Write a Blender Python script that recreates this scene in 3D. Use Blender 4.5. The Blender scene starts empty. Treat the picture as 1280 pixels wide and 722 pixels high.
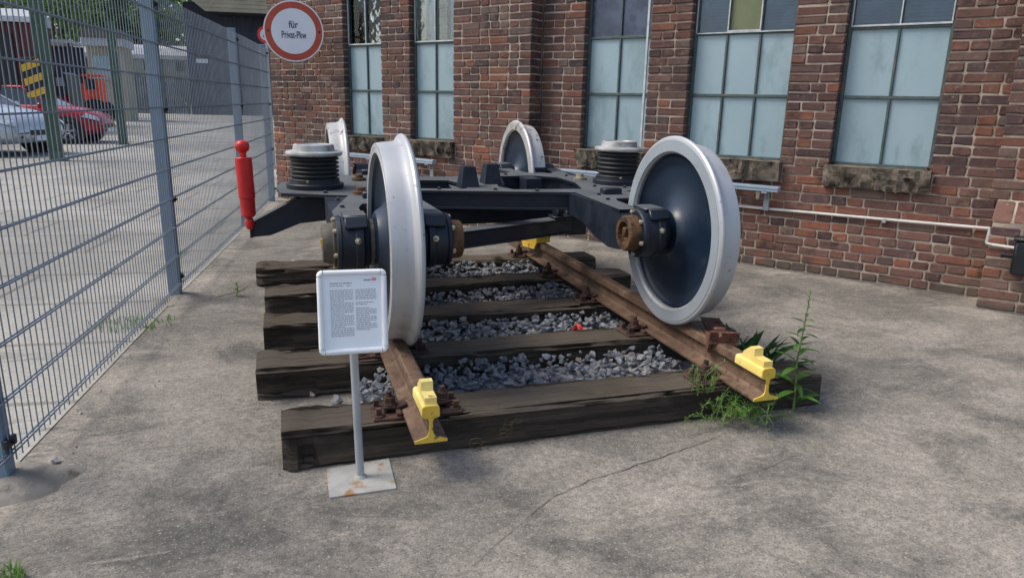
import bpy, bmesh, math, random
from mathutils import Vector, Matrix, noise
from math import sin, cos, pi, radians as rad
random.seed(11)
SC = bpy.context.scene
COL = SC.collection
# ------------------------------------------------------------------ camera, sky, sun, exposure
cd = bpy.data.cameras.new('camera'); cam = bpy.data.objects.new('camera', cd); COL.objects.link(cam)
RR = ((0.954481510, -0.297531669, 0.020975071), (-0.055668057, -0.246786752, -0.967469569), (0.293029205, 0.922264173, -0.252116402))
cam.matrix_world = Matrix(((RR[0][0], -RR[1][0], -RR[2][0], -1.219), (RR[0][1], -RR[1][1], -RR[2][1], -2.441),
                           (RR[0][2], -RR[1][2], -RR[2][2], 1.417), (0, 0, 0, 1)))
cd.sensor_fit = 'HORIZONTAL'; cd.sensor_width = 36; cd.lens = 25.173; cd.clip_start = 0.05; cd.clip_end = 1500
SC.camera = cam
SUN_EL, SUN_AZ = 54.0, 284.0        # azimuth clockwise from +Y: light comes from the left
w = bpy.data.worlds.new('World'); SC.world = w; w.use_nodes = True
nt = w.node_tree
sky = nt.nodes.new('ShaderNodeTexSky'); sky.sky_type = 'NISHITA'; sky.sun_disc = False
sky.sun_elevation = rad(SUN_EL); sky.sun_rotation = rad(SUN_AZ)
sky.air_density = 1.0; sky.dust_density = 3.5; sky.ozone_density = 1.0; sky.altitude = 100
bg = nt.nodes['Background']; bg.inputs['Strength'].default_value = 0.115
nt.links.new(sky.outputs[0], bg.inputs['Color'])
sl = bpy.data.lights.new('sun', 'SUN'); sl.energy = 1.3; sl.angle = rad(22); sl.color = (1.0, 0.95, 0.88)
so = bpy.data.objects.new('sun', sl); COL.objects.link(so)
sd = Vector((sin(rad(SUN_AZ)) * cos(rad(SUN_EL)), cos(rad(SUN_AZ)) * cos(rad(SUN_EL)), sin(rad(SUN_EL))))
so.rotation_euler = sd.to_track_quat('Z', 'Y').to_euler(); so.location = sd * 40
SC.view_settings.view_transform = 'Standard'; SC.view_settings.look = 'None'
SC.view_settings.exposure = 0.82; SC.view_settings.gamma = 1.0; SC.view_settings.use_curve_mapping = False

# ------------------------------------------------------------------ materials
def h(s):
    c = [int(s[i:i + 2], 16) / 255 for i in (0, 2, 4)]
    return tuple(x / 12.92 if x <= .04045 else ((x + .055) / 1.055) ** 2.4 for x in c) + (1,)
def sc4(c, k): return (c[0] * k, c[1] * k, c[2] * k, 1)
class NT:
    def __init__(s, name):
        s.m = bpy.data.materials.new(name); s.m.use_nodes = True; s.t = s.m.node_tree
        s.p = s.t.nodes['Principled BSDF']; s.out = s.t.nodes['Material Output']
        s.pos = s.n('ShaderNodeNewGeometry').outputs['Position']
    def n(s, ty, **kw):
        o = s.t.nodes.new(ty)
        for k, v in kw.items(): setattr(o, k, v)
        return o
    def l(s, a, b): s.t.links.new(a, b)
    def set(s, sock, v):
        if hasattr(v, 'is_linked') or hasattr(v, 'links'): s.l(v, sock)
        else: sock.default_value = v
    def map(s, vec, scale=(1, 1, 1), rot=(0, 0, 0), loc=(0, 0, 0)):
        o = s.n('ShaderNodeMapping'); s.l(vec, o.inputs['Vector'])
        o.inputs['Scale'].default_value = scale; o.inputs['Rotation'].default_value = rot; o.inputs['Location'].default_value = loc
        return o.outputs[0]
    def noise(s, scale, vec=None, detail=4, rough=.55, dist=0):
        o = s.n('ShaderNodeTexNoise'); s.l(vec if vec is not None else s.pos, o.inputs['Vector'])
        o.inputs['Scale'].default_value = scale; o.inputs['Detail'].default_value = detail
        o.inputs['Roughness'].default_value = rough; o.inputs['Distortion'].default_value = dist
        return o.outputs['Fac']
    def ramp(s, fac, a, b, va=0., vb=1.):
        o = s.n('ShaderNodeMapRange'); o.interpolation_type = 'SMOOTHSTEP'
        s.l(fac, o.inputs[0])
        for i, v in ((1, a), (2, b), (3, va), (4, vb)): o.inputs[i].default_value = v
        return o.outputs[0]
    def mix(s, f, a, b, mode='MIX'):
        o = s.n('ShaderNodeMix', data_type='RGBA', blend_type=mode)
        s.set(o.inputs[0], f); s.set(o.inputs[6], a); s.set(o.inputs[7], b)
        return o.outputs[2]
    def math(s, op, a, b=0.):
        o = s.n('ShaderNodeMath', operation=op); s.set(o.inputs[0], a); s.set(o.inputs[1], b); return o.outputs[0]
    def bump(s, height, strength=.4, dist=.01, prev=None):
        o = s.n('ShaderNodeBump'); o.inputs['Strength'].default_value = strength; o.inputs['Distance'].default_value = dist
        s.l(height, o.inputs['Height'])
        if prev is not None: s.l(prev, o.inputs['Normal'])
        return o.outputs[0]
    def fin(s, col, rough=.6, metal=0., nrm=None, spec=None):
        s.set(s.p.inputs['Base Color'], col); s.set(s.p.inputs['Roughness'], rough); s.set(s.p.inputs['Metallic'], metal)
        if nrm is not None: s.l(nrm, s.p.inputs['Normal'])
        if spec is not None: s.p.inputs['Specular IOR Level'].default_value = spec
        return s.m
def rnd_out(t, island=False):
    if island: return t.n('ShaderNodeNewGeometry').outputs['Random Per Island']
    return t.n('ShaderNodeObjectInfo').outputs['Random']
def simple(name, c1, c2=None, scale=6, rough=.5, metal=0., bump=0., bscale=60, dirt=None, dscale=9, damt=(.55, .7), rnd=0., island=False, stretch=(1, 1, 1), spec=None, rvar=.0):
    t = NT(name); v = t.map(t.pos, stretch)
    col = t.mix(t.ramp(t.noise(scale, v), .35, .65), c1, c2 or sc4(c1, .8))
    if dirt: col = t.mix(t.ramp(t.noise(dscale, v, 6, .65), damt[0], damt[1]), col, dirt)
    if rnd:
        col = t.mix(1., col, t.mix(rnd_out(t, island), sc4((1, 1, 1), 1 - rnd), sc4((1, 1, 1), 1 + rnd)), 'MULTIPLY')
    nr = t.bump(t.noise(bscale, v, 5, .6), bump, .01) if bump else None
    r = rough
    if rvar: r = t.ramp(t.noise(scale * 2.3, v, 5), .3, .7, rough - rvar, rough + rvar)
    return t.fin(col, r, metal, nr, spec)
M = {}
def mk_concrete():
    t = NT('old_concrete')
    big = t.noise(.5, None, 4, .6); mid = t.noise(2.4, None, 6, .65, .5); sm = t.noise(11, None, 5, .65); fine = t.noise(36, None, 6, .82); grit = t.noise(120, None, 2, .6)
    col = t.mix(t.ramp(big, .36, .64), h('7a766d'), h('948e83'))
    col = t.mix(t.math('MULTIPLY', t.ramp(mid, .42, .72), .75), col, h('a8a095'))
    col = t.mix(t.math('MULTIPLY', t.ramp(t.noise(1.5, t.map(t.pos, (1, 1.4, 1), (0, 0, .5), (7, 3, 0)), 7, .72, .7), .44, .68), .85), col, h('5a5954'))
    for ang, lo in ((.55, .63), (-.7, .645)):      # pale scuff marks in two directions
        sc = t.noise(1.6, t.map(t.pos, (1.1, 11, 1), (0, 0, ang), (3, ang, 0)), 5, .6, .5)
        col = t.mix(t.math('MULTIPLY', t.ramp(sc, lo, lo + .07), .5), col, h('aaa296'))
    col = t.mix(1., col, t.mix(t.ramp(sm, .3, .7), (.88, .88, .885, 1), (1.1, 1.1, 1.09, 1)), 'MULTIPLY')
    col = t.mix(1., col, t.mix(t.ramp(fine, .36, .64), (.70, .70, .705, 1), (1.22, 1.215, 1.2, 1)), 'MULTIPLY')
    col = t.mix(t.math('MULTIPLY', t.ramp(grit, .54, .66), .7), col, h('4e4b47')); col = t.mix(t.math('MULTIPLY', t.ramp(t.noise(100, t.map(t.pos, loc=(4, 4, 4)), 2), .60, .70), .6), col, h('beb6ae'))
    hs = t.math('ADD', t.math('MULTIPLY', sm, .5), t.math('MULTIPLY', fine, .35))
    nr = t.bump(t.math('ADD', hs, t.math('MULTIPLY', grit, .15)), .6, .02)
    return t.fin(col, .88, 0, nr, .25)
def mk_yard():
    t = NT('yard_paving')
    col = t.mix(t.ramp(t.noise(.35, None, 6, .65, .8), .36, .62), h('8a8882'), h('a7a49c'))
    col = t.mix(t.ramp(t.noise(1.1, t.map(t.pos, (1, 2.2, 1), (0, 0, .3)), 6, .7, 1), .53, .68), col, h('85837c'))
    col = t.mix(1., col, t.mix(t.ramp(t.noise(40, None, 4, .7), .3, .7), (.82, .82, .83, 1), (1.12, 1.12, 1.1, 1)), 'MULTIPLY')
    br = t.n('ShaderNodeTexBrick'); t.l(t.map(t.pos, (1, 1, 1), (0, 0, .12)), br.inputs['Vector'])
    br.inputs['Scale'].default_value = .28; br.inputs['Mortar Size'].default_value = .006; br.inputs['Color1'].default_value = (1, 1, 1, 1); br.inputs['Color2'].default_value = (.93, .93, .92, 1); br.inputs['Mortar'].default_value = (.6, .6, .57, 1)
    col = t.mix(1., col, br.outputs['Color'], 'MULTIPLY')
    return t.fin(col, .9, 0, t.bump(t.noise(30, None, 5, .7), .3, .01), .2)
def mk_brick(island):
    t = NT('brick_stuff' if island else 'brick_single'); r = rnd_out(t, island)
    cr = t.n('ShaderNodeValToRGB'); t.l(r, cr.inputs[0]); e = cr.color_ramp
    stops = [(0, '4d3f3d'), (.12, '664e48'), (.25, '72574d'), (.36, '564747'), (.48, '7b5547'), (.58, '65534c'), (.70, '875a47'), (.80, '483e3f'), (.9, '74655b'), (1, '6c4f46')]
    e.elements[0].color = h(stops[0][1]); e.elements[1].position = 1; e.elements[1].color = h(stops[-1][1])
    for p_, c_ in stops[1:-1]:
        x = e.elements.new(p_); x.color = h(c_)
    col = cr.outputs['Color']
    sx = t.n('ShaderNodeSeparateXYZ'); t.l(t.pos, sx.inputs[0])
    # lower courses are redder, upper ones sooty purple-brown (weathering of this wall), with soft edges
    zz = t.math('ADD', sx.outputs['Z'], t.math('MULTIPLY', t.math('SUBTRACT', t.noise(.9, None, 4), .5), 1.4))
    col = t.mix(1., col, t.mix(t.ramp(zz, .45, 1.45), (1.08, 1.0, .97, 1), (.78, .77, .80, 1)), 'MULTIPLY')
    col = t.mix(t.math('MULTIPLY', t.ramp(t.noise(14, None, 6, .65), .5, .75), .5), col, h('8d6d5f'))
    col = t.mix(t.math('MULTIPLY', t.ramp(t.noise(4.5, None, 6, .7), .52, .70), .75), col, h('342d2b'))
    col = t.mix(t.math('MULTIPLY', t.ramp(t.noise(24, t.map(t.pos, loc=(9, 2, 5)), 6, .7), .60, .72), .55), col, h('a08d7c'))
    low = t.ramp(t.math('ADD', sx.outputs['Z'], t.math('MULTIPLY', t.math('SUBTRACT', t.noise(3.2, None, 4), .5), .5)), .0, .16, 1, 0)
    col = t.mix(t.math('MULTIPLY', low, .85), col, h('57524a'))
    nr = t.bump(t.noise(70, None, 6, .7), .5, .006); nr = t.bump(t.noise(18, None, 4), .5, .012, nr)
    return t.fin(col, .88, 0, nr, .25)
def mk_mortar():
    t = NT('lime_mortar')
    col = t.mix(t.ramp(t.noise(5, None, 6, .6), .35, .65), h('94877a'), h('b9ab9a'))
    col = t.mix(t.ramp(t.noise(1.6, None, 5, .6), .52, .72), col, h('75695b'))
    return t.fin(col, .95, 0, t.bump(t.noise(90, None, 5, .7), .7, .008), .2)
def mk_sleeper():
    t = NT('weathered_sleeper')
    g = t.map(t.pos, (1.2, 28, 28)); g2 = t.map(t.pos, (2.5, 75, 75), loc=(3, 1, 2))
    col = t.mix(t.ramp(t.noise(1, g, 6, .65), .35, .68), h('3d3832'), h('63594e'))
    col = t.mix(t.ramp(t.noise(1, g2, 5, .7), .54, .76), col, h('1e1a17'))
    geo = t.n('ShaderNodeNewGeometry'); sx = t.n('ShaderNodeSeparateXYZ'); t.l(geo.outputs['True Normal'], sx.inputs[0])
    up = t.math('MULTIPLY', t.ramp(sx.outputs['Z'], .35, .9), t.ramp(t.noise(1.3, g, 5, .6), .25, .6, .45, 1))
    col = t.mix(t.math('MULTIPLY', up, .7), col, h('796f62'))     # paler tone on top faces, broken up by grain noise
    col = t.mix(t.math('MULTIPLY', t.ramp(t.noise(2.2, None, 5), .56, .7), .5), col, h('55503c'))
    return t.fin(col, .85, 0, t.bump(t.noise(1, g2, 6, .8), 1.0, .022), .2)
def mk_rail():
    t = NT('rusty_rail')
    col = t.mix(t.ramp(t.noise(3, t.map(t.pos, (1, .35, 1)), 6, .6), .35, .65), h('544034'), h('76604e'))
    col = t.mix(t.ramp(t.noise(30, None, 5, .7), .45, .7), col, h('46342c')); col = t.mix(t.math('MULTIPLY', t.ramp(t.noise(9, None, 5, .6), .55, .7), .6), col, h('86705c'))
    return t.fin(col, t.ramp(t.noise(12, None), .3, .7, .5, .8), .15, t.bump(t.noise(120, None, 5, .7), .35, .004), .4)
def mk_stone():
    t = NT('ballast_stone'); r = rnd_out(t, True); r2 = rnd_out(t, False)
    rr = t.math('FRACT', t.math('ADD', r, r2))
    cr = t.n('ShaderNodeValToRGB'); t.l(rr, cr.inputs[0]); e = cr.color_ramp
    e.elements[0].color = h('4f545c'); e.elements[1].color = h('7c8087'); x = e.elements.new(.5); x.color = h('656a72'); x = e.elements.new(.78); x.color = h('7a7a78'); x = e.elements.new(.88); x.color = h('6e665e')
    col = t.mix(t.math('MULTIPLY', t.ramp(t.noise(45, None, 5, .7), .4, .7), .5), cr.outputs[0], h('a3a6ab'))
    return t.fin(col, .8, 0, t.bump(t.noise(110, None, 5, .7), .5, .006), .3)
def mk_sill():
    t = NT('rough_sill_stone')
    col = t.mix(t.ramp(t.noise(7, None, 6, .65), .35, .62), h('4a453e'), h('857a6b'))
    col = t.mix(t.ramp(t.noise(11, t.map(t.pos, (1, 1, .4), loc=(5, 1, 0)), 6, .7), .5, .66), col, h('2f2b27'))
    return t.fin(col, .92, 0, t.bump(t.noise(26, None, 6, .7), .9, .03), .2)
def mk_wheelpaint(name, base, chips, lo, hi):
    t = NT(name)
    v = t.map(t.pos, (1, 1, 1))
    col = t.mix(t.ramp(t.noise(3, v, 5, .6), .3, .7), sc4(base, .93), base)
    col = t.mix(t.ramp(t.noise(16, v, 6, .7), lo, hi), col, chips)
    col = t.mix(t.math('MULTIPLY', t.ramp(t.noise(5, t.map(t.pos, (1, 1, .25), loc=(2, 7, 1)), 5, .65), .58, .75), .45), col, h('8a7d6c'))
    return t.fin(col, t.ramp(t.noise(9, v, 5), .3, .7, .34, .5), .25, t.bump(t.noise(60, v, 4), .1, .004), .5)
def mk_glass(name, tint=(.86, .9, .92, 1), fac=.3):
    t = NT(name)
    tr = t.n('ShaderNodeBsdfTransparent'); tr.inputs[0].default_value = tint
    gl = t.n('ShaderNodeBsdfGlossy'); gl.inputs['Roughness'].default_value = .04; gl.inputs[0].default_value = (.9, .93, .95, 1)
    t.l(t.bump(t.noise(3, None, 3), .25, .02), gl.inputs['Normal'])
    lw = t.n('ShaderNodeLayerWeight'); lw.inputs[0].default_value = fac
    mx = t.n('ShaderNodeMixShader'); t.l(lw.outputs['Fresnel'], mx.inputs[0]); t.l(tr.outputs[0], mx.inputs[1]); t.l(gl.outputs[0], mx.inputs[2])
    t.l(mx.outputs[0], t.out.inputs['Surface'])
    return t.m
def mk_leaf(name, a, b, island=True):
    t = NT(name); col = t.mix(rnd_out(t, island), a, b)
    col = t.mix(t.math('MULTIPLY', t.noise(3, None, 3), .5), col, sc4(a, .6))
    t.p.inputs['Transmission Weight'].default_value = 0
    t.fin(col, .6, 0, None, .3)
    tl = t.n('ShaderNodeBsdfTranslucent'); t.set(tl.inputs[0], sc4(b, 1.3))
    mx = t.n('ShaderNodeMixShader'); mx.inputs[0].default_value = .25
    t.l(t.p.outputs[0], mx.inputs[1]); t.l(tl.outputs[0], mx.inputs[2]); t.l(mx.outputs[0], t.out.inputs['Surface'])
    return t.m
def mk_hazard():
    t = NT('hazard_stripes'); sx = t.n('ShaderNodeSeparateXYZ'); t.l(t.pos, sx.inputs[0])
    s = t.math('ADD', t.math('MULTIPLY', sx.outputs['Z'], 3.55), t.math('MULTIPLY', sx.outputs['X'], -1.5))
    f = t.math('GREATER_THAN', t.math('FRACT', t.math('ADD', s, .3)), .5)
    return t.fin(t.mix(f, h('d8a81a'), h('1d1d1f')), .5)
M['concrete'] = mk_concrete(); M['yard'] = mk_yard(); M['brick'] = mk_brick(False); M['bricks'] = mk_brick(True); M['mortar'] = mk_mortar()
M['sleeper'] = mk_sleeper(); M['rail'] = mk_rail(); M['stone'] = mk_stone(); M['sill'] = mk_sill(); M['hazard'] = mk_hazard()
M['navy'] = simple('dark_navy_paint', h('0e1622'), h('131d2b'), 4, .5, 0, .05, 40, h('2a3038'), 7, (.58, .8), spec=.5, rvar=.1)
def mk_navy_top():
    t = NT('dusty_navy_paint')
    col = t.mix(t.ramp(t.noise(4, None, 4), .35, .65), h('0f1824'), h('141f2d'))
    geo = t.n('ShaderNodeNewGeometry'); sx = t.n('ShaderNodeSeparateXYZ'); t.l(geo.outputs['True Normal'], sx.inputs[0])
    up = t.math('MULTIPLY', t.ramp(sx.outputs['Z'], .6, .95), t.ramp(t.noise(5, None, 6, .65), .2, .62, .5, .95))
    col = t.mix(up, col, h('585c5c'))       # grey dust settled on flat tops
    return t.fin(col, t.math('ADD', t.math('MULTIPLY', up, .35), .4), 0, t.bump(t.noise(50, None, 4), .06, .004), .5)
M['navy_top'] = mk_navy_top()
M['navy_wheel'] = simple('blue_wheel_paint', h('122132'), h('18293b'), 3, .36, 0, .04, 30, h('2a3642'), 9, (.55, .8), spec=.5, rvar=.02)
M['silver'] = mk_wheelpaint('silver_wheel_paint', h('b7b9bb'), h('7a7066'), .61, .69)
M['silver_worn'] = mk_wheelpaint('worn_silver_paint', h('b9b9b6'), h('5c5148'), .55, .68)
M['silver_side'] = mk_wheelpaint('silver_ring_paint', h('a3acb3'), h('77746f'), .72, .82)
M['rubber'] = simple('bellows_rubber', h('16181b'), h('1e2124'), 8, .55, 0, .1, 60)
M['steelcap'] = simple('spring_top_metal', h('b9bab8'), h('97958f'), 9, .45, .25, .1, 40, h('75695a'), 9, (.58, .7))
M['red'] = simple('red_damper_paint', h('d21f1c'), h('b81a18'), 6, .38, 0, .04, 40, spec=.5)
M['brown_rust'] = simple('brown_rust', h('4f3823'), h('6b4d2e'), 18, .75, .1, .5, 90, h('2c2018'), 22, (.48, .66))
M['olive_cap'] = simple('greasy_cap', h('4f4a41'), h('625c50'), 14, .6, .1, .2, 60, h('4a4034'), 14, (.52, .7))
M['brass'] = simple('bright_bolt', h('b0a07c'), h('c9c2b0'), 30, .35, .7, .1, 60)
M['rustbolt'] = simple('rusted_fastening', h('40302a'), h('5c4338'), 22, .85, .1, .5, 90, h('2c1f1a'), 25, (.5, .68))
M['redrust'] = simple('red_rust', h('5b3a2e'), h('74503f'), 18, .85, .1, .6, 80, h('4a2b20'), 20, (.5, .68))
M['yellow'] = simple('yellow_paint', h('e4c04a'), h('d8b03c'), 9, .55, 0, .2, 70, h('7f6035'), 17, (.585, .63))
M['yellow_sunlit'] = simple('sunlit_yellow_paint', h('f0dc8a'), h('e6cd72'), 9, .55, 0, .2, 70, h('94794c'), 17, (.60, .64))  # same yellow paint, with sunlight from the left put into the colour
M['white_frame'] = simple('white_frame_plastic', h('f0f2f3'), h('e8eaec'), 9, .3, 0, spec=.5)
M['paper'] = simple('printed_paper', h('f4f8fb'), h('eef4f8'), 5, .35)
M['ink'] = simple('grey_ink', h('868c93'), h('959aa1'), 50, .6); M['pink'] = simple('pink_print', h('d87f8f'), h('e0929f'), 50, .6); M['black_ink'] = simple('black_print', h('26272a'), h('303134'), 20, .5)
M['galv'] = simple('galvanised_steel', h('b4b4ae'), h('a3a39d'), 12, .55, .1, .1, 50, h('9c7a4c'), 9, (.53, .66))
M['galv_pole'] = simple('grey_pole_steel', h('b0b4b7'), h('a4a8ab'), 12, .45, .25, .05, 50)
M['fence_post'] = simple('blue_grey_post_paint', h('71879a'), h('6a7f91'), 5, .45, 0, .04, 40, h('747d80'), 10, (.6, .75))
M['fence_rod'] = simple('grey_rod_paint', h('717c86'), h('7c8791'), 5, .45, .1)
M['pane'] = simple('painted_window_pane', h('8fa6ae'), h('98aeb5'), 1.6, .24, 0, .2, 4, h('7d949a'), 4, (.48, .72), rnd=.09, spec=.5, stretch=(1, 1, .45))
M['win_frame'] = simple('dark_green_window_bar', h('3d4f4f'), h('4a5b5a'), 10, .55, 0, .3, 60, h('6d5a48'), 22, (.55, .66))
M['white_bar'] = simple('white_window_bar', h('c3c8c8'), h('aab1b1'), 12, .5)
M['glass'] = mk_glass('dark_window_glass'); M['blind'] = simple('slate_blind', h('98a6ba'), h('8a98ac'), 5, .7); M['curtain'] = simple('beige_boards', h('b5a98f'), h('a0947c'), 6, .8)
M['olive_pane'] = simple('olive_pane', h('6e7454'), h('5f6548'), 3, .35); M['darkroom'] = simple('dark_interior', h('2a2c30'), h('232528'), 3, .9)
M['blue_dirty'] = simple('dirty_blue_pane', h('3c4961'), h('4a586e'), 4, .25, 0, .1, 5, h('2f3a4e'), 5, (.45, .65), spec=.6)
M['alu'] = simple('aluminium_trunking', h('a9b9c6'), h('9caeba'), 8, .35, .25); M['conduit'] = simple('white_conduit', h('d3d1ca'), h('c4c2ba'), 8, .4)
M['black_plastic'] = simple('black_plastic', h('14181d'), h('1a1f25'), 8, .4)
M['sign_white'] = simple('sign_white', h('d9dee5'), h('d2d8e0'), 3, .4); M['sign_red'] = simple('sign_red', h('b2472e'), h('a5402a'), 4, .4, 0, 0, 10, h('8b5848'), 12, (.66, .76))
M['leaf_dark'] = mk_leaf('dark_leaf', h('2c4a1f'), h('3f632c')); M['leaf_mid'] = mk_leaf('mid_leaf', h('4a7030'), h('5f8a3c')); M['leaf_bright'] = mk_leaf('bright_leaf', h('527a30'), h('739b48'))
M['leaf_tree'] = mk_leaf('tree_leaf', h('38502b'), h('5d7a42')); M['stem'] = simple('green_stem', h('5a7038'), h('6c7d48'), 20, .6); M['bark'] = simple('tree_bark', h('4a4036'), h('5a4f43'), 6, .9, 0, .6, 20)
M['crack'] = simple('crack_dirt', h('5d5852'), h('6a645c'), 20, .95); M['straw'] = simple('dry_straw', h('5e5138'), h('6d5f43'), 20, .8)
M['footing'] = simple('rough_footing_concrete', h('8a857c'), h('76716a'), 7, .92, 0, .6, 40, h('60584e'), 8, (.55, .7)); M['white_stone'] = simple('white_pebble', h('b9b5ad'), h('a29d95'), 30, .8, 0, .4, 60)
M['litter_red'] = simple('red_petals', h('d32a22'), h('e0473a'), 40, .6)
M['green_post'] = simple('green_steel_paint', h('3a523e'), h('445c48'), 3, .55, 0, .05, 20, h('62705f'), 4, (.55, .7))
M['car_silver'] = simple('silver_car_paint', h('b7bec8'), h('b1b9c3'), 2, .25, .35); M['car_red'] = simple('red_car_paint', h('a81325'), h('9c1022'), 2, .22, .1)
M['tyre'] = simple('tyre_rubber', h('17181a'), h('1d1e20'), 9, .8); M['rim'] = simple('alloy_rim', h('b9bcc0'), h('aeb1b5'), 5, .3, .6); M['car_glass'] = simple('car_window_glass', h('2b3538'), h('323c3f'), 3, .08, 0, spec=.8)
M['lamp'] = simple('headlight_glass', h('c4cdd3'), h('b3bcc2'), 14, .12, .2); M['dark_trim'] = simple('dark_trim', h('1b1d20'), h('222427'), 6, .5)
M['wagon_red'] = simple('wagon_red_brown', h('5a2823'), h('4e231f'), 1.2, .7, 0, .1, 8, h('3d2420'), 2, (.5, .7)); M['wagon_roof'] = simple('wagon_roof_grey', h('b3b7bb'), h('a2a7ac'), 1, .6)
M['wagon_beige'] = simple('wagon_beige', h('9d9c86'), h('92917c'), 1, .7); M['grey_board'] = simple('grey_weathered_board', h('5b5f63'), h('6e7276'), 1.5, .85, rnd=.2)
M['barn_dark'] = simple('barn_dark_boards', h('2a303d'), h('323948'), .8, .8, rnd=.12); M['cream'] = simple('cream_gable_boards', h('a39a86'), h('968d79'), 1, .7, rnd=.08); M['orange'] = simple('orange_paint', h('f0521f'), h('e4491a'), 2, .5)
M['grey_van'] = simple('dark_grey_paint', h('3b3f45'), h('43474d'), 2, .35); M['slate'] = simple('slate_roof', h('53504c'), h('5d5a55'), 2, .8)

# ------------------------------------------------------------------ helpers
def wm(o):
    m = o.matrix_basis.copy()
    while o.parent is not None:
        o = o.parent; m = o.matrix_basis @ m
    return m
def tag(o, label=None, cat=None, group=None, kind=None):
    if label: o['label'] = label
    if cat: o['category'] = cat
    if group: o['group'] = group
    if kind: o['kind'] = kind
    return o
def thing(name, label, cat, loc=(0, 0, 0), rz=0., group=None):
    o = bpy.data.objects.new(name, None); COL.objects.link(o); o.location = loc; o.rotation_euler = (0, 0, rz); o.empty_display_size = .1
    return tag(o, label, cat, group)
def link(name, me, parent=None, loc=(0, 0, 0), rot=(0, 0, 0), scale=(1, 1, 1)):
    o = bpy.data.objects.new(name, me); COL.objects.link(o)
    if parent is not None: o.parent = parent
    o.location = loc; o.rotation_euler = rot; o.scale = scale
    return o
class MB:
    def __init__(s): s.v = []; s.f = []
    def add(s, vs, fs):
        b = len(s.v); s.v += [Vector(v) for v in vs]; s.f += [tuple(i + b for i in f) for f in fs]; return s
    def box(s, c, d, R=None, bev=0.):
        c = Vector(c); x, y, z = d[0] / 2, d[1] / 2, d[2] / 2; R = R or Matrix.Identity(3)
        if bev <= 0:
            vs = [c + R @ Vector((sx * x, sy * y, sz * z)) for sx in (-1, 1) for sy in (-1, 1) for sz in (-1, 1)]
            return s.add(vs, [(0, 1, 3, 2), (4, 6, 7, 5), (0, 4, 5, 1), (2, 3, 7, 6), (0, 2, 6, 4), (1, 5, 7, 3)])
        vs = []; idx = {}
        for sx in (-1, 1):
            for sy in (-1, 1):
                for sz in (-1, 1):
                    for a in range(3):
                        q = [sx * (x - bev), sy * (y - bev), sz * (z - bev)]; q[a] = (sx * x, sy * y, sz * z)[a]
                        idx[(sx, sy, sz, a)] = len(vs); vs.append(c + R @ Vector(q))
        I = lambda sx, sy, sz, a: idx[(sx, sy, sz, a)]
        fs = []
        for q in (-1, 1):
            fs += [(I(q, -1, -1, 0), I(q, 1, -1, 0), I(q, 1, 1, 0), I(q, -1, 1, 0)), (I(-1, q, -1, 1), I(1, q, -1, 1), I(1, q, 1, 1), I(-1, q, 1, 1)), (I(-1, -1, q, 2), I(1, -1, q, 2), I(1, 1, q, 2), I(-1, 1, q, 2))]
            for r in (-1, 1):
                fs += [(I(q, r, -1, 0), I(q, r, 1, 0), I(q, r, 1, 1), I(q, r, -1, 1)), (I(q, -1, r, 0), I(q, 1, r, 0), I(q, 1, r, 2), I(q, -1, r, 2)), (I(-1, q, r, 1), I(1, q, r, 1), I(1, q, r, 2), I(-1, q, r, 2))]
                for t in (-1, 1): fs.append((I(q, r, t, 0), I(q, r, t, 1), I(q, r, t, 2)))
        return s.add(vs, fs)
    def prism(s, poly, o, ux, uy, uz, d0, d1):
        o, ux, uy, uz = Vector(o), Vector(ux), Vector(uy), Vector(uz); n = len(poly)
        vs = [o + ux * a + uy * b + uz * d for d in (d0, d1) for a, b in poly]
        return s.add(vs, [tuple(range(n - 1, -1, -1)), tuple(range(n, 2 * n))] + [(i, (i + 1) % n, (i + 1) % n + n, i + n) for i in range(n)])
    def lathe(s, prof, o, axis, seg=32, close=False):
        o = Vector(o); a = Vector(axis).normalized(); u = a.orthogonal().normalized(); w_ = a.cross(u)
        b = len(s.v); vs = []; fs = []; rows = []
        for d, r in prof:
            if r < 1e-6: rows.append([len(vs)] * seg); vs.append(o + a * d)
            else:
                rows.append(list(range(len(vs), len(vs) + seg)))
                vs += [o + a * d + (u * cos(2 * pi * k / seg) + w_ * sin(2 * pi * k / seg)) * r for k in range(seg)]
        R_ = rows + ([rows[0]] if close else [])
        for A, B in zip(R_[:-1], R_[1:]):
            for k in range(seg):
                q = []
                for i in (A[k], A[(k + 1) % seg], B[(k + 1) % seg], B[k]):
                    if i not in q: q.append(i)
                if len(q) > 2: fs.append(tuple(q))
        return s.add(vs, fs)
    def tube(s, pts, r, seg=8, caps=True):
        P = [Vector(p) for p in pts]; vs = []; fs = []; n = len(P)
        rr = r if isinstance(r, (list, tuple)) else [r] * n; u = None
        for i, p in enumerate(P):
            t = (P[min(i + 1, n - 1)] - P[max(i - 1, 0)]).normalized()
            u = t.orthogonal().normalized() if u is None else (u - t * u.dot(t)).normalized()
            w_ = t.cross(u)
            vs += [p + (u * cos(2 * pi * k / seg) + w_ * sin(2 * pi * k / seg)) * rr[i] for k in range(seg)]
        for i in range(n - 1):
            for k in range(seg): fs.append((i * seg + k, i * seg + (k + 1) % seg, (i + 1) * seg + (k + 1) % seg, (i + 1) * seg + k))
        if caps: fs += [tuple(range(seg - 1, -1, -1)), tuple(range((n - 1) * seg, n * seg))]
        return s.add(vs, fs)
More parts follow.
